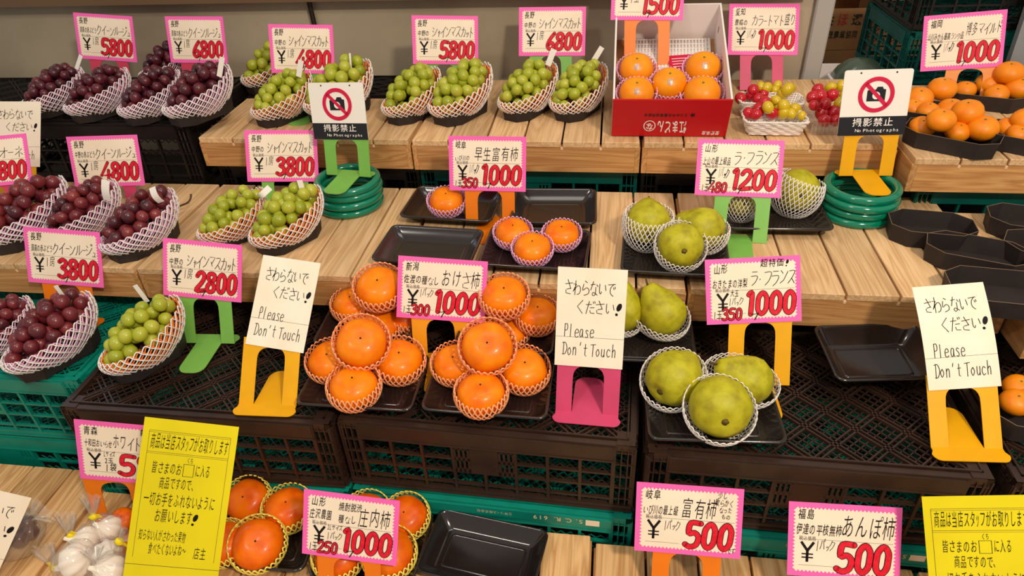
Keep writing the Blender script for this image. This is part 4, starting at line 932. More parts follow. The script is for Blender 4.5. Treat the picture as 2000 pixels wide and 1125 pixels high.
# ---------------------------------------------------------------- coiled hoses and the two camera signs
def hose(px, py, R, label, n=4, r=.0088):
    C_ = onZ(px, py, ZC+.035); t = empty('coiled_hose', (C_.x, C_.y, ZC), label, 'hose', 'coiled green hoses')
    rr = random.Random(px)
    for k in range(n):
        dx, dy = rr.uniform(-.003, .003), rr.uniform(-.003, .003); a0 = rr.uniform(0, 6)
        pts = [(dx+R*(1-.012*k)*math.cos(a), dy+R*(1-.012*k)*math.sin(a), r+k*2*r*.97+.001*math.sin(a+a0)) for a in [2*math.pi*i/48 for i in range(48)]]
        mb = MB(); mb.tube(pts, r, 12, closed=True); mb.build('hose_loop', M['hose'], t)
    return C_, ZC+n*2*r*.97+.001
H1 = hose(681, 371, .068, 'coiled green hose right of the twin muscat baskets')
H2 = hose(1679, 386, .069, 'coiled green hose right of the rear pear tray')
def camera_sign(corn, base, tier, W0, H0, label, color, slabel, syaw, lean=6):
    S = onZ(base[0], base[1], tier); bm = ((corn[2][0]+corn[3][0])/2, (corn[2][1]+corn[3][1])/2); ref = on_lean(bm[0], bm[1], S, lean)+Vector((0, -.004, 0))
    mtx, W_, H_, v = sheet_pose(corn, ref, W0, H0, lean, .012, syaw)
    bc = mtx @ Vector((0, -H_/2, 0)); DEBUG.append((label[:26], round(W_, 3), round(H_/W_, 3), [round(math.degrees(q)) for q in v[3:6]], round(bc.z-tier, 3), round(bc.y-S.y, 3)))
    stand_for(bc, v, tier, color, slabel, v[3], False, S.x)
    t = empty('warning_sign', None, label, 'sign', 'no photographs signs', mat=mtx); yb = -H_/2+H_*.29
    r = rrect(W_, H_, .005, 0); MB().loft([r, [(x, y, -.0022) for x, y, z in r]], 0, True, True, False).build('plate', M['sign_white'], t)
    MB().box(-W_/2, -H_/2, -.0001, W_/2, yb, .0004).build('lower_band', M['sign_black'], t)
    cx, cy, R = .0, yb+(H_/2-yb)*.47, W_*.235
    k = MB(); ribbon(k, [(cx+R*math.cos(a), cy+R*math.sin(a), 0) for a in [2*math.pi*i/48 for i in range(48)]], W_*.062, .0010, closed=True)
    q = R*.72; ribbon(k, [(cx-q, cy+q), (cx+q, cy-q)], W_*.055, .0010, cap=False); k.build('prohibition_ring', M['sign_red'], t)
    k = MB(); s = W_*.135; pts = [(-s, -s*.72), (s, -s*.72), (s, s*.55), (s*.72, s*.62), (s*.6, s*.86), (s*.05, s*.86), (-s*.12, s*.55), (-s, s*.5)]
    k.add([(cx+x, cy+y, .0005) for x, y in pts], [tuple(range(8))]); k.build('camera_symbol', M['sign_black'], t)
    k = MB(); disc(k, cx, cy-s*.1, s*.42, s*.42, .0007, n=20)
    def B(u0, v0, u1, v1): return (-W_/2+u0*W_, H_/2-v1*H_, -W_/2+u1*W_, H_/2-v0*H_)
    write(k, '撮影禁止', *B(.2, .745, .82, .865), .0008, off=.007, slant=0, jit=0, font=True)
    write(k, 'No Photographs', *B(.25, .895, .92, .945), .0008, off=.004, slant=0, jit=0, font=True)
    k.build('lettering', M['sign_white'], t)
    k = MB()
    for u in (.24, .76): disc(k, -W_/2+u*W_, H_/2-.006, .0018, .0018, .0004)
    k.build('punched_hole', M['dot'], t)
camera_sign([(602,163),(706,160),(722,274),(612,270)], (679, 347), H1[1], .118, .124, 'no photographs sign on the green stand over the left hose coil', 'green', 'green metal stand on top of the left hose coil', -24, lean=20)
camera_sign([(1650,137),(1787,134),(1765,262),(1636,266)], (1692, 347), H2[1], .126, .126, 'no photographs sign on the yellow stand over the right hose coil', 'yellow', 'yellow metal stand on top of the right hose coil', 8, lean=20)

# ---------------------------------------------------------------- grape baskets
def gb(x0, x1, yb, tier, kind, where, yaw=58, seed=1, zt=0, grp=None, kz=.82):
    cn = {'black': 'dark purple', 'red': 'dark red', 'green': 'yellow-green'}[kind]
    return basket(x0, x1, yb, tier, kind, where, yaw, seed, group=grp or 'grape bunches', gl='%s grape bunch %s' % (cn, where), nl='white foam net around the %s grapes %s' % (cn, where), tl='black paper tray under the %s grapes %s' % (cn, where), zt=zt, kz=kz)
gb(37, 168, 236, ZL, 'black', 'leftmost in the top row', 58, 1)
gb(123, 256, 243, ZL, 'black', 'second from the left in the top row', 60, 2)
gb(228, 357, 248, ZL, 'black', 'third from the left in the top row', 60, 3)
gb(316, 453, 250, ZL, 'black', 'fourth in the top row, beside the wood', 62, 4)
gb(270, 385, 178, ZL, 'black', 'behind the fourth top row basket', 60, 5)
gb(470, 590, 188, ZD, 'green', 'at the back left behind the 4800 card', 58, 6)
gb(489, 611, 252, ZD, 'green', 'in front of the 4800 card', 60, 7)
gb(592, 728, 246, ZD, 'green', 'behind the left warning sign', 62, 8)
gb(744, 862, 247, ZD, 'green', 'left one of the middle muscat pair', 62, 9)
gb(835, 962, 249, ZD, 'green', 'right one of the middle muscat pair', 62, 10)
gb(972, 1090, 240, ZD, 'green', 'second from the red carton', 62, 11)
gb(1072, 1188, 241, ZD, 'green', 'touching the red carton', 64, 12)
gb(-45, 136, 500, ZC, 'red', 'at the left edge of the middle step', 62, 13)
gb(82, 236, 488, ZC, 'red', 'second on the middle step', 62, 14)
gb(192, 348, 517, ZC, 'red', 'third on the middle step', 64, 15)
gb(384, 520, 492, ZC, 'green', 'left one of the middle step', 55, 16)
gb(485, 631, 504, ZC, 'green', 'right one of the middle step beside the hose', 58, 17)
gb(-90, 69, 722, ZB, 'red', 'at the left edge of the lower step', 62, 18)
gb(1, 190, 750, ZB, 'red', 'on the turquoise crate under the 3800 card', 64, 19)
gb(192, 360, 753, ZB, 'green', 'alone on the lower step', 62, 20, kz=.90)
slip((149,135), (158,108), .009, ZL+.098, 'white paper slip between the first two top row grape baskets')
slip((428,150), (434,112), .012, ZL+.098, 'white paper slip on the fourth top row grape basket')
slip((583,150), (588,118), .013, ZD+.098, 'white paper slip in front of the 4800 card on the top row')
slip((686,138), (683,104), .005, ZD+.098, 'thin white slip behind the left no photographs sign')
slip((1070,128), (1082,96), .014, ZD+.098, 'white paper slip in front of the 6800 card')
slip((1160,118), (1176,92), .013, ZD+.098, 'white paper slip beside the red carton')
slip((210,392), (206,352), .017, ZC+.092, 'white paper slip covering the foot of the 4800 card', bend=.004)
slip((315,395), (297,366), .016, ZC+.094, 'curved white paper slip above the third middle step basket', bend=.006)
slip((506,384), (527,366), .013, ZC+.094, 'short white paper slip on the left middle step muscat', bend=.012)
slip((592,378), (585,352), .012, ZC+.094, 'white paper slip under the 3800 card of the muscats')
slip((133,592), (108,558), .010, ZB+.098, 'white paper slip on the dark grapes under the lower 3800 card')
slip((288,590), (263,557), .011, ZB+.098, 'white paper slip on the single lower step muscat')
# a dry vine twig on the middle step
p = [onZ(340, 408, ZC+.02), onZ(352, 402, ZC+.022), onZ(366, 396, ZC+.028), onZ(372, 388, ZC+.034), onZ(373, 380, ZC+.040)]
mb = MB(); mb.tube(smoothed(p, 4), [.0022]*16+[.003], 7); tag(mb.build('vine_twig', M['stem']), 'dry brown vine twig beside the third middle step grape basket', 'twig')

# ---------------------------------------------------------------- persimmons and their trays
PT = 'black plastic trays'
tray([(777,424),(962,430),(984,372),(818,359)], ZC, 'black tray with a single netted persimmon')
tray([(1003,436),(1160,436),(1162,368),(1008,366)], ZC, 'empty black tray behind the three lilac netted persimmons')
tray([(722,507),(916,519),(948,449),(766,437)], ZC, 'empty black tray left of the three lilac netted persimmons')
tray([(932,515),(1146,528),(1154,449),(960,440)], ZC, 'black tray under the three lilac netted persimmons')
pc = lambda *a, **k: round_fruit(*a, **k)
def ps(px, py, r, tier, h, tilt, az, where, col='net_peach', kind='persimmon', na=112, ncol='peach'):
    pc(kind, px, py, r, tier, h, tilt, az, 'orange persimmon %s' % where, 'persimmon', 'persimmons', net=col, netlabel='%s foam net of the persimmon %s' % (ncol, where), netang=na, name='persimmon')
ps(872, 394, 33, ZC, .034, 14, 0, 'alone on the rear left tray', 'net_pink', na=105, ncol='pink')
ps(1002, 456, 34, ZC, .034, 12, 0, 'rear left of the three on the middle step', 'net_pink', na=105, ncol='pink')
ps(1097, 459, 34, ZC, .034, 12, 0, 'rear right of the three on the middle step', 'net_pink', na=105, ncol='pink')
ps(1040, 487, 36, ZC, .034, 14, 0, 'front one of the three on the middle step', 'net_pink', na=105, ncol='pink')
# two piles on the lower step, front trays and rear trays
tray([(573,789),(806,802),(838,692),(632,680)], ZB, 'black tray under the left persimmon pile')
tray([(820,798),(1068,820),(1086,704),(856,690)], ZB, 'black tray under the right persimmon pile')
tray([(615,668),(800,676),(812,596),(650,590)], ZB+.030, 'rear black tray behind the left persimmon pile')
tray([(890,682),(1080,690),(1086,608),(905,600)], ZB+.030, 'rear black tray behind the right persimmon pile')
L_ = 'of the left pile'; R_ = 'of the right pile'
ps(688, 596, 37, ZB, .066, 10, -20, 'low left at the rear '+L_)
ps(742, 640, 40, ZB, .036, 12, 0, 'behind the top one '+L_)
ps(800, 622, 35, ZB, .040, 8, 10, 'in card shadow at the rear '+L_, kind='ripe_persimmon')
ps(741, 563, 45, ZB, .112, 22, -8, 'uppermost at the rear '+L_)
ps(645, 706, 42, ZB, .036, 18, -25, 'low left '+L_)
ps(779, 706, 46, ZB, .037, 16, 20, 'low right '+L_)
ps(692, 757, 47, ZB, .037, 8, 0, 'lowest at the front '+L_)
ps(706, 670, 49, ZB, .088, 34, 0, 'on top at the front '+L_, na=108)
ps(1049, 617, 40, ZB, .068, 10, 20, 'low right at the rear '+R_)
ps(925, 626, 34, ZB, .040, 8, 10, 'hidden behind the 300 card '+R_, kind='ripe_persimmon')
ps(991, 650, 40, ZB, .036, 12, 0, 'behind the top one '+R_)
ps(985, 580, 44, ZB, .112, 16, 0, 'uppermost at the rear '+R_)
ps(889, 712, 42, ZB, .036, 16, -25, 'low left '+R_)
ps(1023, 724, 46, ZB, .037, 16, 20, 'low right '+R_)
ps(940, 770, 47, ZB, .037, 8, 0, 'lowest at the front '+R_)
ps(952, 678, 50, ZB, .088, 34, 0, 'on top at the front '+R_, na=108)
# bottom step
tray([(395,1112),(585,1108),(640,985),(470,962)], ZA, 'black tray with yellow netted persimmons beside the yellow notice')
tray([(590,1140),(780,1160),(850,1000),(690,972)], ZA, 'black tray with yellow netted persimmons under the 250 card')
tray([(799,1118),(1040,1165),(1071,1040),(869,988)], ZA, 'empty black tray at the bottom edge')
def py_(px, py, r, h, tilt, az, where): ps(px, py, r, ZA, h, tilt, az, where, 'net_yellow', 'ripe_persimmon', 112, 'yellow')
py_(484, 978, 42, .037, 22, -35, 'upper left beside the yellow notice')
py_(562, 995, 44, .037, 10, 10, 'upper right beside the yellow notice')
py_(440, 1062, 42, .034, 10, 0, 'mostly hidden by the yellow notice')
py_(504, 1063, 49, .038, 26, -10, 'lower right beside the yellow notice')
py_(716, 1006, 43, .036, 10, 0, 'upper left behind the 250 card')
py_(793, 1010, 42, .037, 16, -20, 'upper right behind the 250 card')
py_(662, 1085, 46, .037, 10, 0, 'lower left under the 250 card')
py_(760, 1082, 48, .037, 10, 10, 'lower right under the 250 card')

# ---------------------------------------------------------------- pears
tray([(1206,528),(1420,540),(1428,462),(1222,452)], ZC, 'black tray under the three netted pears of the middle step')
tray([(1400,447),(1622,446),(1608,388),(1420,384)], ZC, 'rear black tray with netted pears beside the hose')
tray([(1258,860),(1530,862),(1512,742),(1262,732)], ZB, 'black tray under the three front pears')
tray([(1130,700),(1360,708),(1352,612),(1150,604)], ZB+.030, 'black tray under the rear pears behind the white notice')
tr = tray([(1634,744),(1822,740),(1806,642),(1580,650)], ZB, 'empty glossy black tray beside the right white notice', H_=.034, tilt=(rad(7), 0)); tr.location.z += .012
WP = 'on the middle step'
pear(1266, 436, 43, ZC, .056, (.1, .75, -.6), (0, .80, .6), 'yellow-green pear at the rear left '+WP, 'white net of the rear left pear '+WP, netang=112, stretch=1.02, nr=1.14, depth=1.25)
pear(1376, 448, 43, ZC, .052, (-.75, .4, -.5), (.05, .80, .6), 'yellow-green pear at the rear right '+WP, 'white net of the rear right pear '+WP, netang=104, stretch=1.08, nr=1.10, depth=1.1)
pear(1330, 480, 45, ZC, .050, (.05, .35, -.94), (0, .45, .9), 'yellow-green pear at the front '+WP, 'white net of the front pear '+WP, netang=98, stretch=1.04, nr=1.12, depth=1.1)
pear(1558, 372, 42, ZC, .052, (.1, .4, -.8), (.25, .85, .45), 'yellow-green pear on the rear tray beside the hose', 'white net of the pear beside the hose', netang=118, stretch=1.05, nr=1.14, depth=1.2)
pear(1448, 388, 36, ZC, .046, (0, .4, -.8), (0, .9, .45), 'pear behind the light green stand '+WP, 'white net of the pear behind the light green stand', netang=118, stretch=1.05, nr=1.14, depth=1.2)
pear(1296, 614, 46, ZB, .084, (-.5, .86, .15), (0, .62, .78), 'bright green pear on the rear tray of the lower step', 'white net of the bright green pear', netang=94, stretch=1.22, nr=1.12)
pear(1216, 610, 42, ZB, .080, (.0, .9, .1), (.1, .62, .78), 'pear half hidden behind the central white notice', 'white net of the half hidden pear', netang=96, stretch=1.2, nr=1.12)
pear(1313, 741, 55, ZB, .054, (.62, .45, -.5), (-.1, .55, .83), 'yellow-green pear at the left of the front tray', 'white net of the left front tray pear', netang=94, stretch=1.10, nr=1.13)
pear(1462, 744, 50, ZB, .050, (-.86, .45, .1), (0, .62, .78), 'long yellow-green pear lying at the right of the front tray', 'white net of the pear lying at the right', netang=94, stretch=1.32, nr=1.12)
pear(1407, 797, 61, ZB, .058, (.08, .40, -.92), (-.05, .5, .86), 'large yellow-green pear at the front of the front tray', 'white net of the large front pear', netang=90, stretch=1.02, nr=1.15)
# ---------------------------------------------------------------- red carton of oranges, tilted up at the back
BX = Matrix.Translation((.131, 1.462, ZD+.002)) @ Matrix.Rotation(rad(19), 4, 'X')
bt = empty('fruit_carton', None, 'red fruit carton tilted on the upper step with five pink netted oranges', 'carton', mat=BX)
bw, bd, bh, th = .246, .352, .098, .004
MB().box(-bw/2, 0, 0, bw/2, th, bh).build('front_panel', M['red_box'], bt)
MB().box(-bw/2, th, 0, bw/2, bd, .004).build('bottom_panel', M['cardboard'], bt)
for s in (-1, 1):
    a, b = sorted((s*bw/2, s*(bw/2-th))); o = MB().box(a, th, .004, b, bd, bh).build('side_panel', M['white_box'], bt)
    mb = MB()
    for y, z in ((.19, .055), (.30, .06)): mb.box(min(a, b)+(-.0004 if s > 0 else .0042), y, z-.008, max(a, b)+(-.0042 if s > 0 else .0004), y+.006, z+.008)
    mb.build('hand_slot', M['dot'], o)
MB().box(-bw/2+th, bd-th, .004, bw/2-th, bd, bh).build('back_panel', M['white_box'], bt)
fr = MB()
def flip(mb, z=-.0004):           # lettering on the front, upside down as in the shop
    mb.v = [(-x, z-.0002*0, zz) for x, zz, _ in [(v[0], v[1], 0) for v in mb.v]]; return mb
k = MB(); write(k, '紅まどん', -.036, -.044, .028, -.013, 0, off=.022, slant=-.1, jit=.05, font=True); write(k, 'な', .034, -.037, .050, -.019, 0, off=.022, slant=0, jit=0, font=True); write(k, '愛媛県産', -.108, -.016, -.070, -.006, 0, off=.01, slant=0, jit=0, font=True)
ribbon(k, [(.042+.012*math.cos(a), -.029+.014*math.sin(a)) for a in [2*math.pi*i/24 for i in range(24)]], .002, 0, closed=True)
k.v = [(-x, -.0005, -y) for x, y, z in k.v]; k.build('white_lettering', M['white_ink'], bt)
k = MB(); write(k, 'えひめ中央農業協同組合', -.036, -.063, .056, -.055, 0, off=.01, slant=0, jit=0, font=True)
for q in range(5): a = 2*math.pi*q/5; ribbon(k, [(-.046, -.059), (-.046+.006*math.cos(a), -.059+.006*math.sin(a))], .0025, 0, cap=False)
k.v = [(-x, -.0005, -y) for x, y, z in k.v]; k.build('dark_lettering', M['sign_black'], bt)
# dark lettering is nearer the rim than the white name
mb = MB(); n = 26
for i in range(n): mb.tube([(-.095+.196*i/(n-1), .215, .0115), (-.095+.196*i/(n-1)+.004, .335, .0125)], .0042, 6)
for j in range(7): mb.tube([(-.097, .222+.018*j, .0155), (.103, .222+.018*j, .0155)], .0016, 5)
o = mb.build('foam_mat', M['net_white']); o.matrix_world = BX; tag(o, 'white knitted foam mat lying in the back of the red carton', 'mat')
mb = MB().box(-.042, -.048, 0, .042, .048, .0008); o = mb.build('leaflet', M['sign_red']); o.matrix_world = BX @ Matrix.Translation((.050, .215, .020)) @ Matrix.Rotation(rad(6), 4, 'Z')
tag(o, 'crimson leaflet with a small orange picture in the red carton', 'leaflet')
k = MB(); disc(k, -.016, -.026, .011, .008, .0012, n=16); c_ = k.build('orange_picture', M['orange'], o)
k = MB()
for i in range(4): ribbon(k, [(-.034, .034-.010*i), (-.01, .0345-.010*i), (.012, .0335-.010*i), (.034-.008*(i % 2), .034-.010*i)], .0022, .0012, cap=False)
k.build('printed_lines', M['white_ink'], o)
mb = MB().box(-.02, -.024, 0, .024, .024, .0008); o = mb.build('orange_photo_card', M['net_peach']); o.matrix_world = BX @ Matrix.Translation((-.022, .175, .012)) @ Matrix.Rotation(rad(-14), 4, 'Z')
tag(o, 'small pale orange card beside the crimson leaflet', 'card')
for px, py, r, nm in ((1243, 136, 33, 'rear left'), (1373, 134, 34, 'rear right'), (1307, 165, 34, 'centre'), (1243, 183, 34, 'front left'), (1371, 184, 36, 'front right')):
    q = BX.inverted() @ CAM; d = BX.to_3x3().inverted() @ ray(px, py); h = .052; tt = (h-q.z)/d.z; wp = BX @ (q+d*tt)
    round_fruit('orange', px, py, r, wp.z, 0, 26, 0, 'bright orange %s one in the red carton' % nm, 'orange', 'oranges in the red carton', 'net_pink', 'pink foam net of the %s orange in the red carton' % nm, netang=100, spin=0, sticker=nm != 'front right', name='orange', netgroup='pink nets in the red carton')
price_card([(1196,-62),(1339,-62),(1335,40.5),(1192,38)], ZD+.09, 'orange', 'pink price card reading 1500 cut off by the top edge over the red carton', 'orange metal stand standing inside the red carton', T('愛媛', 'えひめの', '紅まどんな', '1玉', '1500', ttlb=(.36, .22, .93, .45)), base=(1262, 122), lean=12)
t = empty('prop_block', (.133, 1.74, ZD), 'cardboard block propping up the back of the red carton', 'block')
MB().cbox(-.09, 0, 0, .09, .04, .098, .003).build('block_body', M['cardboard'], t)

# ---------------------------------------------------------------- tomatoes
def wicker(px, py, z, L_, W_, H_, rz, label):
    P = onZ(px, py, z+H_); t = empty('wicker_basket', (P.x, P.y, z+.001), label, 'basket', 'white tomato baskets', rz); mb = MB()
    nb = 9
    for k in range(nb):
        f = k/(nb-1); l, w_ = L_-.022*(1-f), W_-.022*(1-f); pts = rrect(l, w_, .012, .003+(H_-.004)*f, 3); n = len(pts); ring = []
        for i in range(n):
            a, b = Vector(pts[i]), Vector(pts[(i+1) % n]); mm = max(1, int((b-a).length/.006))
            for j in range(mm):
                p = a+(b-a)*j/mm; o = .0011*(1 if (len(ring)//2+k) % 2 else -1); q = Vector((p.x, p.y, 0)).normalized(); ring.append(p+q*o)
        mb.tube(ring, .0021, 6, closed=True)
    mb.build('woven_wall', M['wicker'], t); mb = MB(); pts = rrect(L_-.004, W_-.004, .012, 0, 3); lo = rrect(L_-.026, W_-.026, .012, 0, 3)
    for i in range(0, len(pts)):
        mb.tube([(lo[i][0], lo[i][1], .001), (pts[i][0], pts[i][1], H_+.001)], .0017, 5)
    for s in (-1, 1):
        for i in range(1, 8): 
            x = (L_-.02)*(i/8-.5); mb.tube([(x*.9, s*(W_/2-.013), .001), (x, s*(W_/2-.002), H_+.001)], .0016, 5)
    mb.box(-L_/2+.013, -W_/2+.013, 0, L_/2-.013, W_/2-.013, .002); mb.build('stakes_and_base', M['wicker'], t)
wicker(1513, 228, ZD, .132, .072, .034, rad(-1), 'front white woven basket of red and yellow tomatoes')
wicker(1505, 192, ZD, .140, .070, .040, rad(-3), 'rear white woven basket of red and yellow tomatoes')
def tomato(px, py, r, h, red, grp, where):
    P = onZ(px, py, ZD+h); R = r*dist(P)/F; t = empty('cherry_tomato', P, where, 'tomato', grp)
    t.scale = (R, R, R); t.rotation_euler = (random.uniform(-.9, .9), random.uniform(-.9, .9), random.uniform(0, 6))
    key = 'tom%d' % red
    if key not in MESH: MESH[key] = ball(1, 18, 12, 1.12 if red else 1.2).build('skin', M['tomato_red' if red else 'tomato_yellow'], data_only=True)
    link('skin', MESH[key], t)
fb = [(1461,221,11,1),(1482,214,13,1),(1493,200,11,1),(1508,221,12,1),(1476,224,11,1),(1500,210,11,0),(1516,197,10,0),(1531,208,12,0),(1530,221,12,0),(1553,214,12,0),(1545,222,10,0),(1519,216,10,0),(1566,226,8,0)]
rb = [(1446,192,11,1),(1471,176,11,1),(1491,184,10,1),(1466,186,10,1),(1480,193,10,1),(1486,170,9,0),(1497,172,10,0),(1514,178,11,0),(1518,167,9,0),(1538,175,12,0),(1546,172,9,0),(1528,184,9,0)]


ORD = ['leftmost', 'second', 'third', 'fourth', 'fifth', 'sixth', 'seventh', 'eighth', 'ninth', 'tenth', 'eleventh']
def tomatoes(lst, grp, where, hf):
    for k in (1, 0):
        for i, (x, y, r, _) in enumerate(sorted([q for q in lst if q[3] == k])):
            lab = '%s cherry tomato, %s%s of the %s ones %s' % ('red' if k else 'yellow', ORD[i], ' from the left' if i else '', 'red' if k else 'yellow', where)
            tomato(x, y, r, hf(x, y), k, grp, lab)
tomatoes(fb, 'tomatoes in the front woven basket', 'in the front basket', lambda x, y: .034+(.014 if y < 212 else 0))
tomatoes(rb, 'tomatoes in the rear woven basket', 'in the rear basket', lambda x, y: .040+(.012 if y < 178 else 0))
cb = [(1597,175,11,1),(1587,190,12,1),(1602,188,13,1),(1625,186,12,1),(1612,203,11,1),(1590,206,10,1),(1605,221,13,1),(1629,221,14,1),(1611,236,12,1),(1632,236,11,1),(1622,171,10,0),(1643,168,10,0),(1641,201,11,0),(1650,188,10,0)]
tomatoes(cb, 'tomatoes in the clear pack', 'in the clear pack', lambda x, y: .030+(.02 if 180 < y < 215 else 0)+(.028 if y <= 180 else 0))
P = onZ(1625, 228, ZD+.03); t = empty('clear_pack', (P.x, P.y+.012, ZD+.001), 'clear plastic pack of tomatoes left of the right no photographs sign', 'pack', None, rad(2))
mb = MB(); rg = [rrect(.095, .085, .010, 0), rrect(.108, .10, .014, .030), rrect(.116, .108, .014, .032), rrect(.116, .108, .014, .033)]; mb.loft(rg, 0, True, False)
for i in range(13): x = -.05+.1*i/12; mb.tube([(x*.93, -.0435, .001), (x, -.0505, .028)], .0012, 4)
mb.build('ribbed_shell', M['clear'], t)

# ---------------------------------------------------------------- mandarins
def oct_px(px, py, z, rz, label, L_=.155, W_=.092, H_=.034, **k):
    P = onZ(px, py, z+H_); return paper_tray(P.x, P.y, z, rad(rz), label, L_, W_, H_, **k)
oct_px(1862, 255, ZD, -31, 'black paper tray under the front mandarin pile', .172, .100, .034)
oct_px(1800, 208, ZD, -25, 'black paper tray under the mandarins behind the sign', .160, .095, .034)
oct_px(1925, 176, ZD, -20, 'black paper tray under the rear right mandarins', .165, .095, .034)
oct_px(2010, 258, ZD, -33, 'black paper tray under the mandarins cut by the right edge', .165, .095, .034)
MD = [(1800,249,24,.026,'low left in the front pile'), (1870,258,23,.026,'low at the front of the front pile'), (1856,214,25,.030,'at the rear of the front pile'), (1838,235,27,.056,'upper left of the front pile'), (1889,219,29,.058,'on top of the front pile'), (1919,251,29,.036,'right end of the front pile'), (1882,244,24,.028,'in the middle of the front pile'),
      (1795,193,26,.040,'left of the pile behind the sign'), (1840,174,27,.052,'on top of the pile behind the sign'), (1812,218,22,.030,'low in the pile behind the sign'), (1783,212,22,.028,'half hidden by the no photographs sign'),
      (1885,176,20,.028,'in the shade behind the peach stand'), (1930,163,24,.032,'right of the peach stand'), (1971,143,27,.062,'uppermost at the right'), (1991,172,27,.036,'cut by the right edge in the rear pile'), (1946,185,22,.026,'low right of the peach stand'),
      (1969,250,23,.026,'low at the right edge'), (2003,236,27,.046,'cut by the right edge beside the front pile'), (1990,262,22,.026,'lowest at the right edge')]
for x, y, r, h, nm in MD: round_fruit('mandarin', x, y, r, ZD, h, random.uniform(5, 30), random.uniform(-50, 50), 'orange mandarin '+nm, 'mandarin', 'mandarins on the upper step', name='mandarin')
oct_px(2046, 800, ZB, -12, 'black paper tray with mandarins at the right edge of the lower step', .165, .105, .036)
for x, y, r, h, nm in ((1984, 786, 29, .034, 'front one right of the right white notice'), (1989, 757, 28, .040, 'rear one right of the right white notice'), (2010, 782, 30, .036, 'cut by the right edge on the lower step')):
    round_fruit('mandarin', x, y, r, ZB, h, 12, 0, 'orange mandarin '+nm, 'mandarin', 'mandarins on the lower step', name='mandarin')
oct_px(1821, 434, ZC, -8, 'empty black paper tray nearest the right hose coil', .150, .092, .036)
oct_px(1912, 484, ZC, -20, 'empty black paper tray in front of the first two', .168, .088, .036)
oct_px(2018, 424, ZC, -14, 'empty black paper tray cut by the right edge at the rear', .150, .092, .036)
oct_px(2058, 482, ZC, -30, 'empty black paper tray cut by the right edge at the front', .150, .092, .036)
oct_px(1982, 560, ZC, -7, 'empty black paper tray behind the curled white notice', .200, .105, .034)

# ---------------------------------------------------------------- bagged garlic on the bottom step
BULB = [(.04, -.78), (.2, -.84), (.55, -.80), (.88, -.48), (1, -.05), (.93, .3), (.62, .62), (.30, .86), (.16, 1.1), (.12, 1.35), (.04, 1.38)]
def sack(name, cx, cy, r, h, neck, tip, label, cat, group, fill='garlic', tape=True, n=1):
    P = onZ(cx, cy, ZA+h); R = r*dist(P)/F; t = empty(name, P, label, cat, group); rr = random.Random(int(cx*7+cy))
    nk = onY(neck[0], neck[1], P.y-.004)-P; tp = onY(tip[0], tip[1], P.y+.006)-P
    ax = nk.normalized()
    if fill == 'garlic':
        key = 'bulb'
        if key not in MESH: MESH[key] = MB().loft(sphere_rings(BULB, 48, 8, .085), 0, True, True).build('garlic_bulb', M['garlic'], data_only=True)
        for i in range(n):
            o = link('garlic_bulb', MESH[key], t); off = Vector((0, 0, 0)) if i == 0 else Vector((rr.uniform(-1, 1), -.2, -.3))*R*1.1
            o.matrix_local = Matrix.Translation(off) @ frame(ax+Vector((rr.uniform(-.3, .3), -.3, rr.uniform(-.2, .2)))) @ Matrix.Scale(R*.93, 4)
    else:
        if 'darkfruit' not in MESH: MESH['darkfruit'] = ball(1, 18, 12, 1.05).build('grape', M['wrapped_fruit'], data_only=True)
        for i in range(9):
            o = link('grape', MESH['darkfruit'], t); a = i*2.4; o.matrix_local = Matrix.Translation(Vector((math.cos(a)*.62*R*(i > 0), math.sin(a)*.55*R*(i > 0), (.3-.05*i)*R))) @ Matrix.Scale(R*.36, 4)
    # film: blown around the bulb, pinched at the neck, flaring out above
    fm = frame(ax); L_ = nk.length; Lt = (tp-nk).length; td = (tp-nk).normalized(); nn = 36; rings = []
    for q, (rad_, zz) in enumerate([(.25, -1.02), (.7, -.98), (1.05, -.6), (1.16, -.1), (1.12, .3), (.95, .62)]):
        rings.append([fm.to_3x3() @ Vector((R*rad_*(1+.05*math.sin(5*a+q)+.03*math.sin(11*a-q*2))*math.cos(a), R*rad_*(1+.05*math.cos(4*a+q))*math.sin(a), R*zz)) for a in [2*math.pi*i/nn for i in range(nn)]])
    for f, w_ in ((.75, .42), (.92, .17), (1.0, .12)):
        rings.append([ax*max(L_*f, R*.7)+(fm.to_3x3() @ Vector((R*w_*(1+.3*math.sin(9*a))*math.cos(a), R*w_*(1+.3*math.sin(9*a))*math.sin(a), 0))) for a in [2*math.pi*i/nn for i in range(nn)]])
    f2 = frame(td)
    for f, w_ in ((.25, .22), (.6, .42), (1.0, .62)):
        rings.append([ax*max(L_, R*.7)+td*Lt*f*(1+.1*math.sin(7*a)*f)+(f2.to_3x3() @ Vector((R*w_*(1+.35*math.sin(9*a))*math.cos(a), R*w_*.55*(1+.35*math.sin(9*a))*math.sin(a), 0))) for a in [2*math.pi*i/nn for i in range(nn)]])
    mb = MB(); mb.loft(rings, 0, True, False); mb.build('clear_bag', M['film'], t)
    if tape:
        mb = MB(); c0 = ax*max(L_, R*.7); fx = fm.to_3x3()
        rg = []
        for dz in (-.0045, .0045): rg.append([c0+fx @ Vector((.0075*math.cos(a), .0055*math.sin(a), dz)) for a in [2*math.pi*i/16 for i in range(16)]])
        mb.loft(rg, 0, True, True)
        mb.add([c0+fx @ Vector(v) for v in ((.006, -.0005, -.0045), (.017, -.0005, -.0045), (.017, -.0005, .0045), (.006, -.0005, .0045), (.006, .0005, -.0045), (.017, .0005, -.0045), (.017, .0005, .0045), (.006, .0005, .0045))], [(0,1,2,3),(7,6,5,4),(0,4,5,1),(3,2,6,7),(1,5,6,2)])
        mb.build('yellow_tape', M['tape'], t)
G = 'bagged garlic on the bottom step'
sack('garlic_bag', 212, 1033, 27, .030, (182, 1009), (176, 972), 'clear bag of garlic nearest the orange stand with its tail upright', 'garlic bag', G)
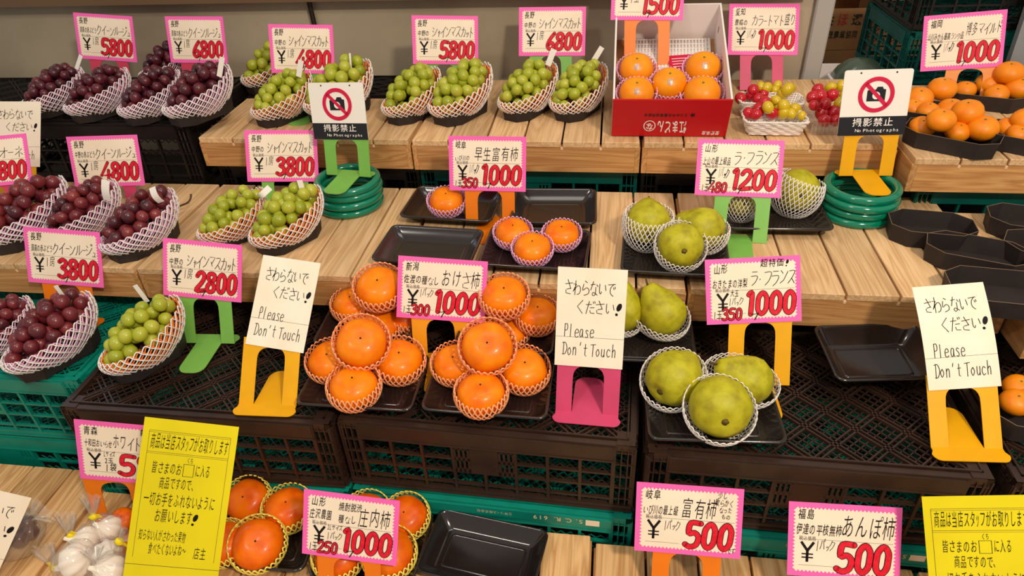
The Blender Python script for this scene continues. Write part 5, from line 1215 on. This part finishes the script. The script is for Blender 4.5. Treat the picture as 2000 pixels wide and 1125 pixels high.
sack('garlic_bag', 166, 1056, 29, .034, (137, 1046), (127, 1006), 'clear bag of garlic second from the stand, tail pointing up left', 'garlic bag', G)
sack('garlic_bag', 147, 1096, 35, .040, (108, 1110), (84, 1070), 'clear bag of garlic leftmost of the heap', 'garlic bag', G)
sack('garlic_bag', 210, 1080, 27, .040, (233, 1058), (252, 1042), 'clear bag of garlic touching the yellow notice', 'garlic bag', G)
sack('garlic_bag', 214, 1116, 34, .044, (187, 1096), (180, 1072), 'clear bag of garlic lowest in the heap, without visible tape', 'garlic bag', G, tape=False)
sack('grape_bag', 28, 1042, 44, .040, (62, 1010), (84, 998), 'clear bag of dark grapes behind the lower left notice', 'grape bag', None, fill='grapes', tape=False)
round_fruit('ripe_persimmon', 240, 1014, 23, ZA, .024, 20, 0, 'small ripe persimmon behind the garlic bags', 'persimmon', 'persimmons', name='persimmon')
round_fruit('ripe_persimmon', 190, 1088, 26, ZA, .014, 20, 0, 'ripe persimmon glimpsed under the garlic bags', 'persimmon', 'persimmons', name='persimmon')

# ---------------------------------------------------------------- printing on the green crates, blank label plates
def rim_print(t, cr=M['paper_edge'], xs=1):
    mb = MB().box(-CW/2+.02, -.0068, .003, CW/2-.02, -.0055, .0258); mb.build('printed_rim', M['green_crate'], t) if False else None
k0 = MB()
write(k0, 'S.C.R. 619', 0, 0, .090, .011, 0, off=.01, slant=0, jit=0, font=True)
write(k0, '三甲リース株式会社', -.010+.135, .001, .19, .008, 0, off=.002, slant=0, jit=0, font=True)
scr = MB(); scr.v = k0.v; scr.f = k0.f; scr.mi = k0.mi; scr.sm = k0.sm
for t, xr in ((g1, .235), (g2, .205), (g3, .205), (g4, .2)):
    rim = MB(); rim.box(-CW/2+.034, -.0042, CH-.0285, CW/2-.034, -.0030, CH-.0085); rim.build('printed_band', M['green_crate'], t)
    k = MB(); k.v = [(xr-x-.035, -.0047, CH-.0125-y) for x, y, z in scr.v]; k.f = list(scr.f); k.mi = list(scr.mi); k.sm = list(scr.sm); k.build('crate_lettering', M['crate_ink'], t)
    MB().box(xr-.030, -.0047, CH-.026, xr-.006, -.0042, CH-.012).build('blank_label', M['slip'] if False else M['cream_card'], t)

# ---------------------------------------------------------------- behind the wall's end: cartons and stacked crates
def carton(x, y, z, sx, sy, sz, rz, label, text=None, hole=False, opened=False):
    t = empty('cardboard_box', (x, y, z), label, 'box', 'cardboard boxes behind the wall', rad(rz))
    mb = MB(); th = .004
    mb.box(-sx/2, 0, 0, sx/2, th, sz).build('front_panel', M['cardboard'], t) if False else None
    MB().box(-sx/2, 0, 0, sx/2, th, sz).build('front_panel', M['cardboard'], t)
    MB().box(-sx/2, sy-th, 0, sx/2, sy, sz).build('back_panel', M['cardboard'], t)
    for s in (-1, 1):
        a, b = sorted((s*sx/2, s*(sx/2-th))); MB().box(a, th, 0, b, sy-th, sz).build('side_panel', M['cardboard'], t)
    MB().box(-sx/2+th, th, 0, sx/2-th, sy-th, th).build('bottom_panel', M['cardboard'], t)
    if opened:
        for s in (-1, 1):
            mb = MB().box(-sx*.36, 0, -.002, 0, sy*.9, .002); f = mb.build('flap', M['cardboard'], t); f.location = (s*sx/2*.98, sy*.05, sz); f.rotation_euler = (0, rad(24) if s > 0 else rad(180-24), 0)
    else:
        MB().box(-sx/2, 0, sz, sx/2, sy*.497, sz+.003).build('flap', M['cardboard'], t); MB().box(-sx/2, sy*.503, sz, sx/2, sy, sz+.003).build('flap', M['cardboard'], t)
    if text:
        k = MB(); kr = MB()
        for tx, b, red in text: write(kr if red else k, tx, b[0], b[1], b[2], b[3], 0, off=.02, slant=0, jit=0, font=True)
        for q, mt, nm in ((k, 'card_print', 'dark_print'), (kr, 'red_print', 'red_print')):
            if q.v: q.v = [(x_, -.0008, y_) for x_, y_, z_ in q.v]; q.build(nm, M[mt], t)
    if hole:
        k = MB(); disc(k, 0, 0, .032, .014, 0, n=20); k.v = [(x_-.01, -.001, y_+sz*.72) for x_, y_, z_ in k.v]; k.build('hand_hole', M['dot'], t)
carton(.895, 3.0, .69, .36, .30, .16, 2, 'open brown cardboard box with printed characters behind the wall end', text=[('共', (-.055, .095, -.015, .135), 0), ('ほ', (-.005, .092, .038, .140), 1), ('選', (.050, .095, .092, .135), 0), ('羽茂農業協同', (-.055, .045, .085, .072), 0)], opened=True)
carton(.85, 3.0, .52, .37, .30, .165, 1, 'closed brown cardboard box with a hand hole, lower of the two', text=[('柿', (-.10, .02, -.06, .05), 0), ('選果', (.0, .02, .07, .05), 0)], hole=True)
struct('trim_8', MB().box(.60, 2.95, 0, 1.10, 3.35, .518), M['dark_metal'])
carton(1.13, 2.9, .60, .14, .3, .30, 8, 'narrow upright cardboard box between the printed boxes and the green crates')
struct('trim_9', MB().box(1.02, 2.8, 0, 1.28, 3.3, .598), M['dark_metal'])
SG = 'stacked crates behind the mandarins'
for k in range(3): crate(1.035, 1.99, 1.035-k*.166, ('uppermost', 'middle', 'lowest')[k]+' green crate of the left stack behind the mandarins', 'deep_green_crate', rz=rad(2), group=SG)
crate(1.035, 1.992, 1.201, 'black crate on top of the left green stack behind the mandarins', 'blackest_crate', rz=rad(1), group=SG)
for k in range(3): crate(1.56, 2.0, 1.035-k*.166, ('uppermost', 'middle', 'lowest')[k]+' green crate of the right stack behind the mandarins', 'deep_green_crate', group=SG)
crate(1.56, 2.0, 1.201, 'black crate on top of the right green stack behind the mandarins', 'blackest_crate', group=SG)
struct('trim_10', MB().box(.78, 2.0, 0, 1.82, 2.35, .53), M['dark_metal'])
# white foam box with a domed dark pack, beyond the end post
t = empty('foam_box', (.658, 2.04, .70), 'white foam box beyond the pale end post', 'box')
mb = MB(); mb.loft([rrect(.21, .26, .015, 0), rrect(.228, .28, .015, .19), rrect(.20, .25, .012, .19), rrect(.19, .24, .012, .02)], 0, True, True, False); mb.build('box_shell', M['white_box'], t)
struct('trim_11', MB().box(.58, 1.93, 0, .775, 2.2, .699), M['dark_metal'])
t = empty('domed_pack', (.690, 2.03, .892), 'dark green domed pack in clear film on the foam box', 'pack')
MB().loft([rrect(.13, .10, .03, 0), rrect(.135, .105, .03, .006), rrect(.115, .085, .03, .03), rrect(.07, .05, .022, .052), rrect(.03, .02, .009, .058)], 0, True, True).build('dark_dome', M['green_melon'], t)
MB().loft([rrect(.145, .115, .03, -.001), rrect(.15, .12, .03, .002), rrect(.145, .115, .03, .004)], 0, True, True).build('white_base', M['white_box'], t)
# grey wrapped board leaning at the right edge
A = onY(1962, 150, 1.93); B_ = onY(2006, 20, 1.93)
t = empty('wrapped_board', (A.x, 1.93, ZD), 'grey film wrapped board leaning at the upper right edge', 'board')
mb = MB(); d = B_-A; a0 = Vector((0, 0, A.z-ZD)); e0 = a0+d*1.6
mb.add([a0, a0+Vector((.3, 0, 0)), e0+Vector((.3, 0, 0)), e0]+[v+Vector((0, .02, 0)) for v in (a0, a0+Vector((.3, 0, 0)), e0+Vector((.3, 0, 0)), e0)], [(0,1,2,3),(7,6,5,4),(0,4,5,1),(1,5,6,2),(2,6,7,3),(3,7,4,0)])
mb.build('board_body', M['steel'], t)
